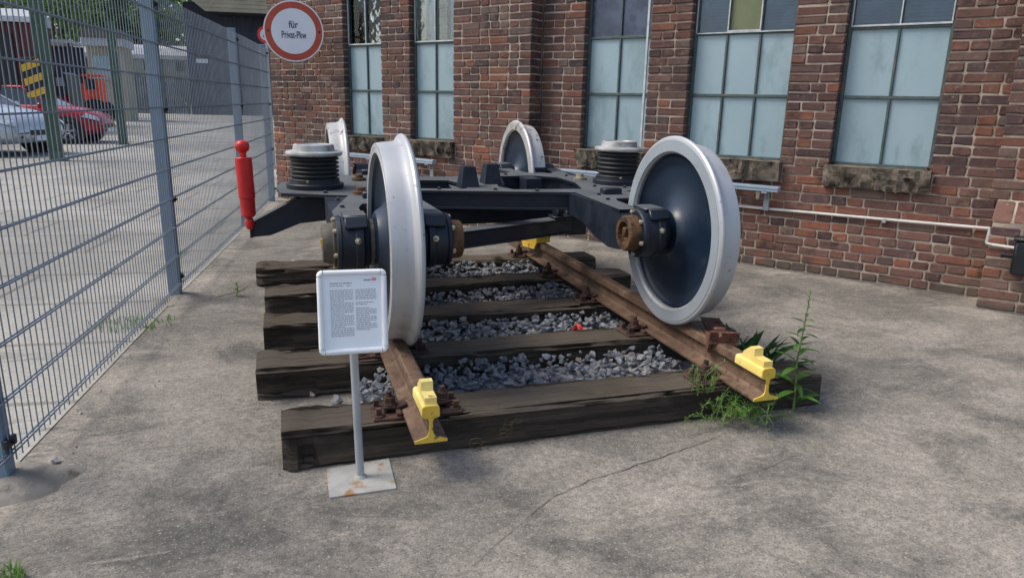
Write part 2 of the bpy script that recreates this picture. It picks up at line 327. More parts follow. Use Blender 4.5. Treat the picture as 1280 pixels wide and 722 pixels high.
    def plate(s, outer, holes, z0, z1):
        bm = bmesh.new(); loops = []
        for lp in [outer] + holes:
            vs = [bm.verts.new((x, y, 0)) for x, y in lp]; loops.append(vs)
            for i in range(len(vs)): bm.edges.new((vs[i], vs[(i + 1) % len(vs)]))
        bmesh.ops.triangle_fill(bm, use_beauty=True, edges=bm.edges[:], normal=(0, 0, 1))
        bm.verts.index_update(); n = len(bm.verts)
        vs = [(v.co.x, v.co.y, z1) for v in bm.verts] + [(v.co.x, v.co.y, z0) for v in bm.verts]
        fs = [tuple(v.index for v in f.verts) for f in bm.faces]; fs += [tuple(i + n for i in reversed(f)) for f in fs]
        k = 0
        for lp in [outer] + holes:
            m_ = len(lp)
            for i in range(m_): a, b = k + i, k + (i + 1) % m_; fs.append((a, b, b + n, a + n))
            k += m_
        bm.free(); return s.add(vs, fs)
    def mesh(s, name, mat, inv=None, sharp=38, recalc=True):
        me = bpy.data.meshes.new(name)
        me.from_pydata([(inv @ v if inv is not None else v) for v in s.v], [], s.f)
        if recalc:
            bm = bmesh.new(); bm.from_mesh(me); bmesh.ops.recalc_face_normals(bm, faces=bm.faces[:]); bm.to_mesh(me); bm.free()
        if sharp:
            me.polygons.foreach_set('use_smooth', [True] * len(me.polygons)); me.set_sharp_from_angle(angle=rad(sharp))
        if mat is not None: me.materials.append(mat)
        me.update(); return me
    def build(s, name, mat, parent=None, sharp=38, recalc=True, loc=None):
        """vertices are world coordinates; origin goes to parent (or loc / the lowest centre)"""
        if parent is not None: return link(name, s.mesh(name, mat, wm(parent).inverted(), sharp, recalc), parent)
        if loc is None:
            n = len(s.v); loc = Vector((sum(v.x for v in s.v) / n, sum(v.y for v in s.v) / n, min(v.z for v in s.v)))
        return link(name, s.mesh(name, mat, Matrix.Translation(-Vector(loc)), sharp, recalc), None, loc)
def copy_tree(o, parent=None, name=None):
    c = o.copy(); COL.objects.link(c)
    if parent is not None: c.parent = parent
    for ch in [x for x in KIDS(o)]: copy_tree(ch, c)
    return c
def KIDS(o): return [x for x in bpy.data.objects if x.parent == o]
def Rz(a): return Matrix.Rotation(a, 3, 'Z')
def Rx(a): return Matrix.Rotation(a, 3, 'X')
def Ry(a): return Matrix.Rotation(a, 3, 'Y')
U = random.uniform
# ------------------------------------------------------------------ ground
g = MB(); g.add([(-400, -300, 0), (400, -300, 0), (400, 500, 0), (-400, 500, 0)], [(0, 1, 2, 3)])
tag(g.build('ground', M['concrete'], loc=(0, 0, 0), sharp=0), kind='structure')
FP = [Vector((-2.60, -2.12, 0)), Vector((-2.285, .396, 0)), Vector((-2.012, 2.967, 0)), Vector((-1.668, 5.852, 0)), Vector((-1.42, 8.15, 0))]
g = MB(); g.add([(-60, -12, .004), (-3.3, -12, .004)] + [(p.x - .02, p.y, .004) for p in FP] + [(-1.2, 9.2, .004), (-1.1, 120, .004), (-60, 120, .004)], [tuple(range(10))])
tag(g.build('yard', M['yard'], loc=(-20, 20, 0), sharp=0), kind='structure')
WA = rad(-53.7688); WD = 4.168
T = Vector((cos(WA), sin(WA), 0)); N = Vector((-sin(WA), cos(WA), 0))
def WP(s, y, z): return T * s + N * (WD + y) + Vector((0, 0, z))      # wall coordinates: along, into the wall, up
rc = random.Random(77)
def crack(pts, wd, z=.003):      # dirt filled crack in the slab: a thin ragged strip
    P = []
    for a, b in zip(pts[:-1], pts[1:]):
        n = max(2, int(math.hypot(b[0] - a[0], b[1] - a[1]) / .03))
        P += [Vector((a[0] + (b[0] - a[0]) * k / n + rc.uniform(-.004, .004), a[1] + (b[1] - a[1]) * k / n + rc.uniform(-.004, .004), z)) for k in range(n)]
    m_ = MB(); vs = []
    for i, p in enumerate(P):
        d = (P[min(i + 1, len(P) - 1)] - P[max(i - 1, 0)]).normalized(); n_ = Vector((-d.y, d.x, 0)); w_ = wd * rc.uniform(.15, 1.0) * min(1, i / 6, (len(P) - 1 - i) / 6)
        vs += [p + n_ * w_, p - n_ * w_]
    m_.add(vs, [(2 * i, 2 * i + 1, 2 * i + 3, 2 * i + 2) for i in range(len(P) - 1)])
    tag(m_.build('pavement_crack', M['crack'], None, 0, False), kind='structure')
crack([(-.776, -.583), (-.695, -.515), (-.509, -.357), (-.342, -.225), (-.164, -.147), (-.028, -.113), (.225, -.043), (.461, .03), (.691, .1)], .0026)
crack([(-2.335, 2.512), (-2.179, 2.698), (-1.927, 2.884), (-1.752, 2.998), (-1.594, 3.125), (-1.501, 3.408)], .009)
crack([(.356, -.282), (.587, -.246), (.867, -.141)], .002); crack([(-1.5, -.12), (-1.276, .034), (-1.144, .1)], .002)
for s_, e_, y_ in ((-3.2, 1.0, -.02), (1.0, 2.2, -.36)):
    crack([tuple(WP(s_ + (e_ - s_) * k / 14, y_, 0)[:2]) for k in range(15)], .045, .0025)
crack([(-1.9, 4.3), (-1.5, 4.1), (-.9, 4.4)], .004)


# ------------------------------------------------------------------ brick building
bld = thing('brick_building', 'old brick workshop wall with tall blue painted windows and rough stone sills', 'building', N * WD, WA)
WZ0, WZ1 = .962, 2.78
WIN = [(-.245, .515, 0), (-1.585, -.655, 0), (-2.725, -1.995, 0), (-4.99, -4.31, -.2), (-6.15, -5.47, -.2)]
ZT, SL, SR, SE = 3.4, -7.69, 2.6, -3.245     # wall top, ends, step between the two wall planes
ROW = .0775
def core(mb, s0, s1, y, wins, zt):
    e = .008; ss = sorted([s0, s1] + [a - e for a, b, _ in wins] + [b + e for a, b, _ in wins])
    zs = [0, WZ0 - .17, WZ0 - .005, WZ1 + e, zt]; D = .45
    solid = lambda i, k: 0 <= i < len(ss) - 1 and 0 <= k < 4 and not (k == 2 and any(abs(ss[i] - (a - e)) < 1e-6 for a, b, _ in wins))
    for i in range(len(ss) - 1):
        for k in range(4):
            if not solid(i, k): continue
            a, b, c, d = ss[i], ss[i + 1], zs[k], zs[k + 1]
            q = lambda A: mb.add([Vector(v) for v in A], [(0, 1, 2, 3)])
            q([(a, y + e, c), (b, y + e, c), (b, y + e, d), (a, y + e, d)]); q([(a, y + D, c), (a, y + D, d), (b, y + D, d), (b, y + D, c)])
            if not solid(i - 1, k): q([(a, y + e, c), (a, y + e, d), (a, y + D, d), (a, y + D, c)])
            if not solid(i + 1, k): q([(b, y + e, c), (b, y + D, c), (b, y + D, d), (b, y + e, d)])
            if not solid(i, k - 1): q([(a, y + e, c), (a, y + D, c), (b, y + D, c), (b, y + e, c)])
            if not solid(i, k + 1): q([(a, y + e, d), (b, y + e, d), (b, y + D, d), (a, y + D, d)])
mb = MB(); core(mb, -3.23, SR, 0, [x for x in WIN if x[2] == 0], ZT); core(mb, SL + .008, SE - .008, -.2, [x for x in WIN if x[2]], ZT - .01)
# right-hand buttress: stepped brick pier
mb.prism([(-.332, 0), (-.332, .655), (-.172, .80), (-.172, ZT - .02), (.004, ZT - .02), (.004, 0)], (1.008, 0, 0), (0, 1, 0), (0, 0, 1), (1, 0, 0), 0, 1.2)
mb.prism([(-.172, .80), (-.172, ZT - .02), (.004, ZT - .02), (.004, .80)], (.963, 0, 0), (0, 1, 0), (0, 0, 1), (1, 0, 0), 0, .044)
link('mortar_wall', mb.mesh('mortar_wall', M['mortar'], None, 0, True), bld)
bpy.data.objects['mortar_wall'].data.name = 'mortar_wall'
mb = MB(); mb.box((-2.5, 1.9, 1.7), (10.6, .1, 3.4)); mb.box((-2.5, 1.2, 3.42), (10.6, 1.5, .06)); link('inner_room', mb.mesh('inner_room', M['darkroom'], None, 0), bld)
def brick_geo(L, H, D, rnd):
    """clipped-corner brick, face towards -y, left end at x=0, bottom z=0"""
    c = .004 + rnd.uniform(0, .007); vs = []
    for y, ins in ((D, 0), (.007, 0), (0, .006)):
        k = c
        pts = [(ins + k, ins), (L - ins - k, ins), (L - ins, ins + k), (L - ins, H - ins - k), (L - ins - k, H - ins), (ins + k, H - ins), (ins, H - ins - k), (ins, ins + k)]
        for x, z in pts:
            j = .0042 if y < D else 0
            vs.append((x + rnd.uniform(-j, j), y + (rnd.uniform(-.002, .002) if y < D else 0), z + rnd.uniform(-j, j)))
    fs = [(a * 8 + i, a * 8 + (i + 1) % 8, (a + 1) * 8 + (i + 1) % 8, (a + 1) * 8 + i) for a in (0, 1) for i in range(8)] + [tuple(range(16, 24))]
    return vs, fs
rb = random.Random(5)
BR = []      # (s, y, z, L, H, turned)
def fill_row(s0, s1, y, z, odd, H=.066, D=.112):
    s = s0; seq = []
    while s < s1 - .03:
        r = rb.random()
        L = (.118 if r < .32 else .248 if r < .93 else .182) if odd else (.248 if r < .17 else .118 if r < .88 else .182)
        L *= rb.uniform(.96, 1.03)
        if s1 - (s + L + .012) < .07: L = s1 - s
        if s + L > s1: L = s1 - s
        if L > .30: L2 = L * .5 - .006; seq += [(s, L2), (s + L2 + .012, L2)]
        else: seq.append((s, L))
        s += L + .0115
    for a, L in seq: BR.append((a, y + rb.uniform(-.004, .003), z + rb.uniform(-.002, .002), L, H, 0))
def wall_rows(s0, s1, y, wins, z0, z1):
    k = int(round(z0 / ROW))
    while k * ROW + .006 < z1:
        z = k * ROW + .006; cuts = [(s0, s1)]
        for a, b, _ in wins:
            for lo, hi, pad in ((WZ0 - .005, WZ1, 0), (WZ0 - .185, WZ0 - .005, .03)):
                if z + .0645 > lo + .02 and z < hi - .02:
                    n = []
                    for p, q in cuts:
                        if a - pad > p and b + pad < q: n += [(p, a - pad - (.004 if pad else 0)), (b + pad + (.004 if pad else 0), q)]
                        else: n.append((p, q))
                    cuts = n; break
        for p, q in cuts: fill_row(p, q, y, z, k % 2)
        k += 1
wall_rows(-3.226, .99, 0, [x for x in WIN if x[2] == 0], 0, 3.38)
wall_rows(SL, SE, -.2, [x for x in WIN if x[2]], 0, 3.36)
for k in range(8): fill_row(1.0, 2.2, -.34, k * ROW + .006, k % 2)
for k in range(10, 43): fill_row(.955, 2.2, -.18, k * ROW + .02, k % 2)
for k in range(43):  # return face of the step: the corner brick shows its end, a closer fills the rest
    BR.append((SE, -.200 + .118, k * ROW + .006, .085, .0645, 1))
camp = Vector((-1.219, -2.441, 1.417))
def bsize(b):
    P = WP(b[0] + b[3] / 2, b[1], b[2] + .03); d = (P - camp).length
    vis = 1.0 if (-7 < b[0] < 1.25 and b[2] < 2.5) else .2
    return vis * b[3] / d ** 2
BR.sort(key=bsize, reverse=True)
variants = {}
for L in (.118, .182, .248):
    for q in range(7):
        vs, fs = brick_geo(L, .0645, .112, rb); m_ = MB(); m_.add(vs, fs); variants[(L, q)] = m_.mesh('brick', M['brick'], None, 0)
stuff = MB(); cnt = 0
for i, (s, y, z, L, H, turn) in enumerate(BR):
    if cnt < 296 and not turn:
        base = min((.118, .182, .248), key=lambda q: abs(q - L))
        link('brick', variants[(base, rb.randrange(7))], bld, (s, y, z), (0, rb.uniform(-.008, .008), 0), (L / base, 1, H / .0645)); cnt += 1
    else:
        vs, fs = brick_geo(L, H, .112 if not turn else .11, rb)
        if turn: vs = [(s - y_, y + x_, z + z_) for x_, y_, z_ in vs]
        else: vs = [(s + x_, y + y_, z + z_) for x_, y_, z_ in vs]
        stuff.add(vs, fs)
# sloping weathering bricks on the buttress shoulder
for k in range(8):
    vs, fs = brick_geo(.118, .205, .05, rb); a = math.atan2(.16, .145)
    stuff.add([(1.0 + k * .13 + x_, -.337 + z_ * sin(a) + y_ * cos(a), .655 + z_ * cos(a) - y_ * sin(a)) for x_, y_, z_ in vs], fs)
tag(link('more_bricks', stuff.mesh('more_bricks', M['bricks'], None, 0), bld), kind='stuff')
# windows
def window(a, b, y, cols, style):
    py = y + .1; wz = [WZ0 + .008, 1.518, 2.062, WZ1]
    f = MB(); bar = .018; e = .0
    xs = [a + .012, b - .012]; cw = (xs[1] - xs[0]) / cols
    for x in xs: f.box((x, py, (wz[0] + wz[3]) / 2), (.028, .04, wz[3] - wz[0]), None, .003)
    for z in wz[:3]: f.box(((a + b) / 2, py - .001, z), (b - a - .054, .034, .026), None, .003)
    for c in range(1, cols):
        for k in range(3): f.box((xs[0] + cw * c, py - .002, (wz[k] + wz[k + 1]) / 2), (.020, .03, wz[k + 1] - wz[k] - .028), None, .003)
    fr = link('window', f.mesh('window', M['win_frame'], None, 0), bld)
    for k in range(3):
        for c in range(cols):
            x0, x1 = xs[0] + cw * c + (.015 if c == 0 else .011), xs[0] + cw * (c + 1) - (.015 if c == cols - 1 else .011)
            z0, z1 = wz[k] + .0135, wz[k + 1] - (.0135 if k < 2 else .01)
            kind = 'pane' if k < 2 else style[c]
            p = MB(); p.box(((x0 + x1) / 2, py + .006, (z0 + z1) / 2), (x1 - x0, .006, z1 - z0))
            mat = {'pane': M['pane'], 'blind': M['glass'], 'olive': M['olive_pane'], 'blue': M['blue_dirty'], 'curtain': M['glass'], 'board': M['glass']}[kind]
            o = link('pane', p.mesh('pane', mat, None, 0), fr)
            if k == 2: o['label'] = {'olive': 'olive green pane', 'blue': 'dirty blue upper pane'}.get(kind, 'clear upper pane')
            if kind == 'blind':
                q = MB()
                for j in range(int((z1 - z0) / .028)): q.box(((x0 + x1) / 2, py + .022, z0 + j * .028 + .014), (x1 - x0, .004, .027), Rx(.35))
                link('blind', q.mesh('blind', M['blind'], None, 0), fr)
            if kind in ('curtain', 'board'):
                q = MB(); xx = x1 if kind == 'curtain' else x0 + (x1 - x0) * .45
                for j in range(int((z1 - z0) / .09) + 1): q.box(((x0 + xx) / 2, py + .022 + .004 * (j % 2), z0 + j * .09 + .044), (xx - x0, .012, .086))
                link('board_cover', q.mesh('board_cover', M['curtain'], None, 0), fr)
                if kind == 'board':
                    q = MB(); q.box((x1 - (x1 - x0) * .2, py + .026, (z0 + z1) / 2), ((x1 - x0) * .36, .01, z1 - z0)); link('blind', q.mesh('blind', M['blind'], None, 0), fr)
    # pale opening frame of the upper lights
    q = MB()
    if 'olive' in style: px = [(xs[0] + cw, xs[0] + 2 * cw)]
    else: px = [(xs[0] + .006, xs[1] - .006)]
    if 'blue' not in style:
        for u, v in px:
            q.box(((u + v) / 2, py - .022, wz[2] + .016), (v - u, .012, .014)); q.box((u + .005, py - .022, (wz[2] + WZ1) / 2 + .012), (.010, .012, WZ1 - wz[2] - .03)); q.box((v - .005, py - .022, (wz[2] + WZ1) / 2 + .012), (.010, .012, WZ1 - wz[2] - .03))
        if 'olive' in style: q.box(((xs[0] + xs[1]) / 2, py - .0215, wz[2] + .004), (xs[1] - xs[0] - .03, .011, .009)); q.box((xs[0] + .008, py - .022, 2.42), (.008, .012, .7))
        else: q.box(((u + v) / 2, py - .022, 2.42), (.009, .011, .68))
    else: q.box((xs[1] - .022, py - .085, (WZ0 + WZ1) / 2), (.02, .02, WZ1 - WZ0 - .02))
    link('opening_frame', q.mesh('opening_frame', M['white_bar'], None, 0), fr)
    # rough hewn sill, grid surface with broken front
    nx, nz = 22, 7; sx0, sx1 = a - .022, b + .022; z0, z1 = WZ0 - .178, WZ0 - .006; q = MB(); vs = []; seed = a * 7
    for i in range(nx):
        x = sx0 + (sx1 - sx0) * i / (nx - 1)
        for k in range(nz):
            t = k / (nz - 1); nn = noise.noise(Vector((x * 14 + seed, t * 1.6, 1))) ; n2 = noise.noise(Vector((x * 30 + seed, t * 5, 4)))
            yy = y - .05 - .035 * t + .045 * nn + .022 * n2; zz = z0 + (z1 - z0) * t + (.03 * (nn + n2 * .5) if k == 0 else 0)
            vs.append((x, yy, zz))
        vs.append((x, y + .092, z1 + .004)); vs.append((x, y + .092, z0 - .02))
    m_ = nz + 2; fs = [(i * m_ + k, (i + 1) * m_ + k, (i + 1) * m_ + (k + 1) % m_, i * m_ + (k + 1) % m_) for i in range(nx - 1) for k in range(m_)]
    fs += [tuple(range(m_)), tuple((nx - 1) * m_ + k for k in range(m_))]
    q.add(vs, fs); link('window_sill', q.mesh('window_sill', M['sill'], None, 30), fr)
window(*WIN[0], 2, ('blind', 'blind')); window(*WIN[1], 3, ('blind', 'olive', 'blind')); window(*WIN[2], 2, ('blue', 'blue'))
window(*WIN[3], 2, ('board', 'board')); window(*WIN[4], 2, ('curtain', 'board'))
# trunking, conduit, box
def WM(fn):
    m_ = MB(); fn(m_); m_.v = [WP(*v) for v in m_.v]; return m_
def run(segs):
    for (a, b, y) in segs: yield a, b, y
tr = thing('cable_trunking', 'pale aluminium cable trunking carried on brackets under the window sills', 'trunking', WP(-2, -.1, .7), WA)
for a, b, y in ((-3.19, -.6, -.105), (-5.95, -4.50, -.31)):
    def fn(m_, a=a, b=b, y=y):
        m_.box(((a + b) / 2, y, .722), (b - a, .075, .05), None, .004); m_.box(((a + b) / 2, y - .041, .732), (b - a - .01, .008, .012)); m_.box(((a + b) / 2, y - .0405, .708), (b - a - .01, .006, .012))
    WM(fn).build('rail', M['alu'], tr)
    for s in (([-.72, -2.0, -2.9] if y > -.2 else [-4.6, -5.6])):
        def fb(m_, s=s, y=y):
            m_.box((s, y - .005, .69), (.05, .07, .012)); m_.box((s, y + .07 - .012, .615), (.05, .012, .19), None, .002); m_.box((s, y + .045, .655), (.008, .06, .06))
        WM(fb).build('bracket', M['galv_pole'], tr)
def fn(m_): m_.lathe([(0, .0), (0, .018), (.03, .018), (.03, .024), (.05, .024), (.05, 0)], (-.78, -.115, .64), (0, 0, 1), 10); m_.lathe([(0, 0), (0, .012), (.02, .012), (.02, 0)], (-.78, -.115, .62), (0, 0, 1), 8)
WM(fn).build('fitting', M['brass'], tr)
cp = thing('conduit_pipe', 'thin white conduit pipe running along the lower brick wall to a black box', 'pipe', WP(0, -.02, .5), WA)
WM(lambda m_: m_.tube([(-3.19, -.022, .525), (-1, -.022, .53), (.3, -.022, .545), (.985, -.022, .555)], .012, 8)).build('pipe', M['conduit'], cp)
WM(lambda m_: m_.tube([(.985, -.03, .555), (.988, -.12, .54), (.990, -.25, .508), (.992, -.33, .492), (1.0, -.357, .488), (1.03, -.36, .484)], .011, 8)).build('bend', M['galv_pole'], cp)
WM(lambda m_: m_.tube([(1.03, -.36, .484), (1.2, -.36, .476)], .012, 8)).build('pipe', M['conduit'], cp)
for s in (-2.2, .25):
    WM(lambda m_: m_.box((s, -.018, .53 + .016 * s), (.03, .04, .038), None, .004)).build('clip', M['galv_pole'], cp)
jb = thing('junction_box', 'black plastic box on the brick buttress at the right picture edge', 'electrical box', WP(1.22, -.4, .3), WA)
WM(lambda m_: m_.box((1.245, -.415, .425), (.16, .14, .25), None, .018)).build('body', M['black_plastic'], jb)
WM(lambda m_: m_.box((1.245, -.415, .558), (.18, .16, .022), None, .006)).build('lid', M['black_plastic'], jb)
WM(lambda m_: m_.lathe([(0, 0), (0, .016), (.05, .016), (.05, .022), (.07, .022), (.07, 0)], (1.165, -.415, .43), (-1, 0, 0), 10)).build('cable_gland', M['black_plastic'], jb)
# ------------------------------------------------------------------ track panel
HS = .153; RB = HS + .015; RT = RB + .149
SLP = [(.242, .242, -1.292, 1.25), (.965, .955, -1.408, 1.255), (1.665, 1.655, -1.389, 1.26), (2.345, 2.40, -1.397, 1.285), (3.235, 3.08, -1.48, 1.30)]
SLAB = ['nearest of the five weathered timber sleepers with split grey left end', 'second weathered timber sleeper counted from the front of the track', 'middle one of the five dark timber sleepers under the bogie',
        'fourth timber sleeper counted from the front behind the small sign', 'farthest timber sleeper with rounded left end beyond the info sign']
def sleeper(i, yl, yr, xl, xr):
    W = .245; nx = 90; sec = []
    r_ = .02 if i < 4 else .045
    def ring():
        P = []
        for a, b, n in (((0, 0), (W, 0), 5), ((W, 0), (W, HS), 7), ((W, HS), (0, HS), 14), ((0, HS), (0, 0), 9)):
            for k in range(n): P.append((a[0] + (b[0] - a[0]) * k / n, a[1] + (b[1] - a[1]) * k / n))
        return P
    base = ring(); m_ = len(base); vs = []
    for j in range(nx + 1):
        t = j / nx; x = xl + (xr - xl) * t; y0 = yl + (yr - yl) * t
        endf = min(t, 1 - t) * (xr - xl)
        sh = 1 - (max(0, .05 - endf) / .05) ** 2 * (.07 if i < 4 else .22)
        for k, (a, b) in enumerate(base):
            cy, cz = a - W / 2, b - HS / 2
            if b > .001:
                d = .012 * noise.noise(Vector((x * 1.7 + i * 9, a * 38, b * 38))) + .008 * noise.noise(Vector((x * 5 + i * 5, a * 90, b * 90))) + .006 * noise.noise(Vector((x * 14 + i, a * 30, b * 30)))
                cr_ = noise.noise(Vector((x * .9 + i * 3.3, a * 17 + 3, b * 17)))
                if abs(cr_) < .05 and .02 < a < W - .02 or (abs(cr_) < .03 and b > .03): d -= .022 * (1 - abs(cr_) / .05)
                if endf < .4: d *= 1 + (1.9 if t < .5 else -.6) * (1 - endf / .4)
            else: d = 0
            q = max(abs(cy) - (W / 2 - r_), 0), max(abs(cz) - (HS / 2 - r_), 0)
            l_ = math.hypot(*q)
            if l_ > r_ and b > 0:
                k2 = 1 - (l_ - r_) / l_; cy = math.copysign(W / 2 - r_ + q[0] * k2, cy); cz = math.copysign(HS / 2 - r_ + q[1] * k2, cz)
            d = max(d, -.022); s1 = 1 + d / .1
            # keep the top flat around the rail seats
            vs.append((x, y0 + W / 2 + cy * s1 * sh, max(0.0, HS / 2 + cz * s1 * (sh if b > 0 else 1)) if b > 0 else 0))
    fs = [(j * m_ + k, j * m_ + (k + 1) % m_, (j + 1) * m_ + (k + 1) % m_, (j + 1) * m_ + k) for j in range(nx) for k in range(m_)]
    fs += [tuple(range(m_ - 1, -1, -1)), tuple(range(nx * m_, (nx + 1) * m_))]
    mb = MB(); mb.add(vs, fs)
    root = thing('railway_sleeper', SLAB[i], 'sleeper', ((xl + xr) / 2, (yl + yr) / 2 + W / 2, 0), 0, 'timber sleepers of the short display track')
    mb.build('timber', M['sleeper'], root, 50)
    for sx in (-1, 1):
        cx = sx * .75; cy = (yl + (yr - yl) * (cx - xl) / (xr - xl)) + W / 2 - (.03 if i == 0 else 0)
        p = MB(); p.box((cx, cy, HS + .0045), (.37, .15, .017), None, .004)
        for s2 in (-1, 1): p.box((cx + s2 * .078, cy, HS + .0195), (.022, .14, .018), None, .003)
        bp = p.build('baseplate', M['rustbolt'], root, 0)
        for s2 in (-1, 1):
            c = MB(); bx = cx + s2 * .112
            c.box((bx, cy, HS + .036), (.05, .062, .016), None, .004); c.box((cx + s2 * .066, cy, HS + .036), (.05, .055, .014), Ry(s2 * .35), .003); c.box((bx + s2 * .018, cy, HS + .024), (.014, .06, .024), None, .003)
            c.build('rail_clamp', M['rustbolt'], bp, 0)
            b = MB(); b.lathe([(0, 0), (0, .03), (.006, .03), (.006, 0)], (bx, cy, HS + .044), (0, 0, 1), 14); b.lathe([(0, 0), (0, .024), (.026, .024), (.026, 0)], (bx, cy, HS + .05), (0, 0, 1), 6); b.lathe([(0, 0), (0, .013), (.024, .012), (.024, 0)], (bx, cy, HS + .076), (0, 0, 1), 10)
            b.build('bolt', M['rustbolt'], bp, 30)
            for s3 in (-1, 1):
                b = MB(); b.lathe([(0, 0), (0, .024), (.006, .024), (.006, .0), ], (cx + s2 * .16, cy + s3 * .045, HS + .013), (0, 0, 1), 12); b.lathe([(0, 0), (0, .015), (.03, .015), (.032, 0)], (cx + s2 * .16, cy + s3 * .045, HS + .018), (0, 0, 1), 4)
                b.build('screw', M['rustbolt'], bp, 30)
for i, a in enumerate(SLP): sleeper(i, *a)
def rail_poly():
    half = [(.0625, 0), (.0625, .010), (.045, .0155), (.018, .024), (.0095, .035), (.007, .055), (.007, .085), (.011, .098), (.031, .104), (.0335, .108), (.0335, .135), (.031, .143), (.024, .148), (.01, .149)]
    return half + [(-x, z) for x, z in reversed(half)]
def rail(cx, y0, lab):
    root = thing('rail', lab, 'rail', (cx, y0, RB), 0, 'two rails of the display track')
    m_ = MB(); m_.prism(rail_poly(), (cx, 0, RB), (1, 0, 0), (0, 0, 1), (0, 1, 0), y0 + .17, 4.05)
    m_.build('rail_bar', M['rail'], root, 25)
    m_ = MB(); P = rail_poly(); hd = P[7:-7]
    m_.prism(P, (cx, 0, RB), (1, 0, 0), (0, 0, 1), (0, 1, 0), y0, y0 + .006)
    m_.build('painted_end', M['yellow'], root, 25)
    m_ = MB(); m_.prism([(x, z) for x, z in P[:7]] + [(.007, .094), (-.007, .094)] + [(x, z) for x, z in P[-7:]], (cx, 0, RB), (1, 0, 0), (0, 0, 1), (0, 1, 0), y0 + .006, y0 + .17)
    m_.build('rail_bar', M['rail'], root, 25)
    m_ = MB(); m_.prism([(x * 1.01, z) for x, z in P[7:-7]], (cx, 0, RB + .0005), (1, 0, 0), (0, 0, 1), (0, 1, 0), y0 + .006, y0 + .205)
    m_.build('painted_head', M['yellow_sunlit'], root, 25)  # head and stop take the sun-brightened yellow, the end face the plain one
    # welded wheel stop: low bar with a raised nose
    m_ = MB(); w2 = .023
    m_.prism([(y0 + .015, .148), (y0 + .015, .176), (y0 + .085, .177), (y0 + .088, .212), (y0 + .120, .213), (y0 + .165, .178), (y0 + .175, .148)], (cx + .002, 0, RB), (0, 1, 0), (0, 0, 1), (1, 0, 0), -w2, w2)
    m_.build('wheel_stop', M['yellow_sunlit'], root, 25)
rail(-.75, 0, 'left rusty rail with yellow painted end block, nearest the info sign')
rail(.75, .02, 'right rusty rail with yellow painted end block beside the weeds')
# ballast between the sleepers
rs = random.Random(3)
def stone_mesh(seed):
    r = random.Random(seed); bm = bmesh.new()
    for k in range(11):
        v = Vector((r.gauss(0, 1), r.gauss(0, 1), r.gauss(0, 1))).normalized(); bm.verts.new((v.x * r.uniform(.8, 1.2), v.y * r.uniform(.62, .95), v.z * r.uniform(.5, .8)))
    bmesh.ops.convex_hull(bm, input=bm.verts[:], use_existing_faces=False)
    bmesh.ops.delete(bm, geom=[v for v in bm.verts if not v.link_faces], context='VERTS')
    me = bpy.data.meshes.new('stone'); bmesh.ops.recalc_face_normals(bm, faces=bm.faces[:]); bm.to_mesh(me); bm.free(); me.materials.append(M['stone']); return me
SM = [stone_mesh(100 + k) for k in range(16)]
bed = MB(); stones = []
for i in range(4):
    ya = lambda x, i=i: SLP[i][0] + (SLP[i][1] - SLP[i][0]) * (x + 1.3) / 2.6 + .245
    yb = lambda x, i=i: SLP[i + 1][0] + (SLP[i + 1][1] - SLP[i + 1][0]) * (x + 1.3) / 2.6
    x0, x1 = (-.95 if i == 0 else -.80), .80
    top = (.088, .085, .095, .10)[i]
    bed.add([(x0, ya(x0), .002), (x1, ya(x1), .002), (x1, yb(x1), .002), (x0, yb(x0), .002), (x0 + .08, ya(x0) + .002, top - .05), (x1 - .08, ya(x1) + .002, top - .05), (x1 - .08, yb(x1) - .002, top - .05), (x0 + .08, yb(x0) - .002, top - .05)], [(4, 5, 6, 7), (0, 1, 5, 4), (2, 3, 7, 6), (0, 4, 7, 3), (1, 2, 6, 5)])
    n = 760
    for k in range(n):
        x = rs.uniform(x0 + .0, x1); y = rs.uniform(ya(x) + .015, yb(x) - .015); lay = rs.random()
        r = rs.choice((.013, .017, .021, .025, .029, .035)) * rs.uniform(.76, 1.12)
        edge = min(x - x0, x1 - x) / .12; tz = top * min(1, .35 + .65 * edge)
        slope = .035 * (y - ya(x)) / .4
        z = tz - .02 + slope + rs.uniform(-.028, .012) + (.0 if lay < .8 else .016)
        stones.append((x, y, z, r, rs.randrange(16), (rs.uniform(-.5, .5), rs.uniform(-.5, .5), rs.uniform(0, 6.3))))
for k in range(26):     # spill outside the left rail
    stones.append((rs.uniform(-1.06, -.85), rs.uniform(.52, .9), rs.uniform(.02, .05), rs.uniform(.018, .03), rs.randrange(16), (rs.uniform(-.5, .5), 0, rs.uniform(0, 6))))
bo = bed.build('ballast_bed', M['stone'], None, 0, True, Vector((0, 1.5, 0))); tag(bo, kind='structure')
def ssz(q): return (q[3] + (q[2] - .06) * .35) / (Vector(q[:3]) - camp).length * (1 if q[0] > -.66 else .5)
stones.sort(key=ssz, reverse=True)
from mathutils import Euler
st = MB()
for k, (x, y, z, r, v, ro) in enumerate(stones):
    if k < 298: link('stone', SM[v], bo, (x, y - 1.5, z), ro, (r, r, r))
    else:
        R_ = Euler(ro).to_matrix() * r; me = SM[v]; st.add([R_ @ q.co + Vector((x, y - 1.5, z)) for q in me.vertices], [tuple(p.vertices) for p in me.polygons])
tag(link('loose_stones', st.mesh('loose_stones', M['stone'], None, 0), bo), kind='stuff')

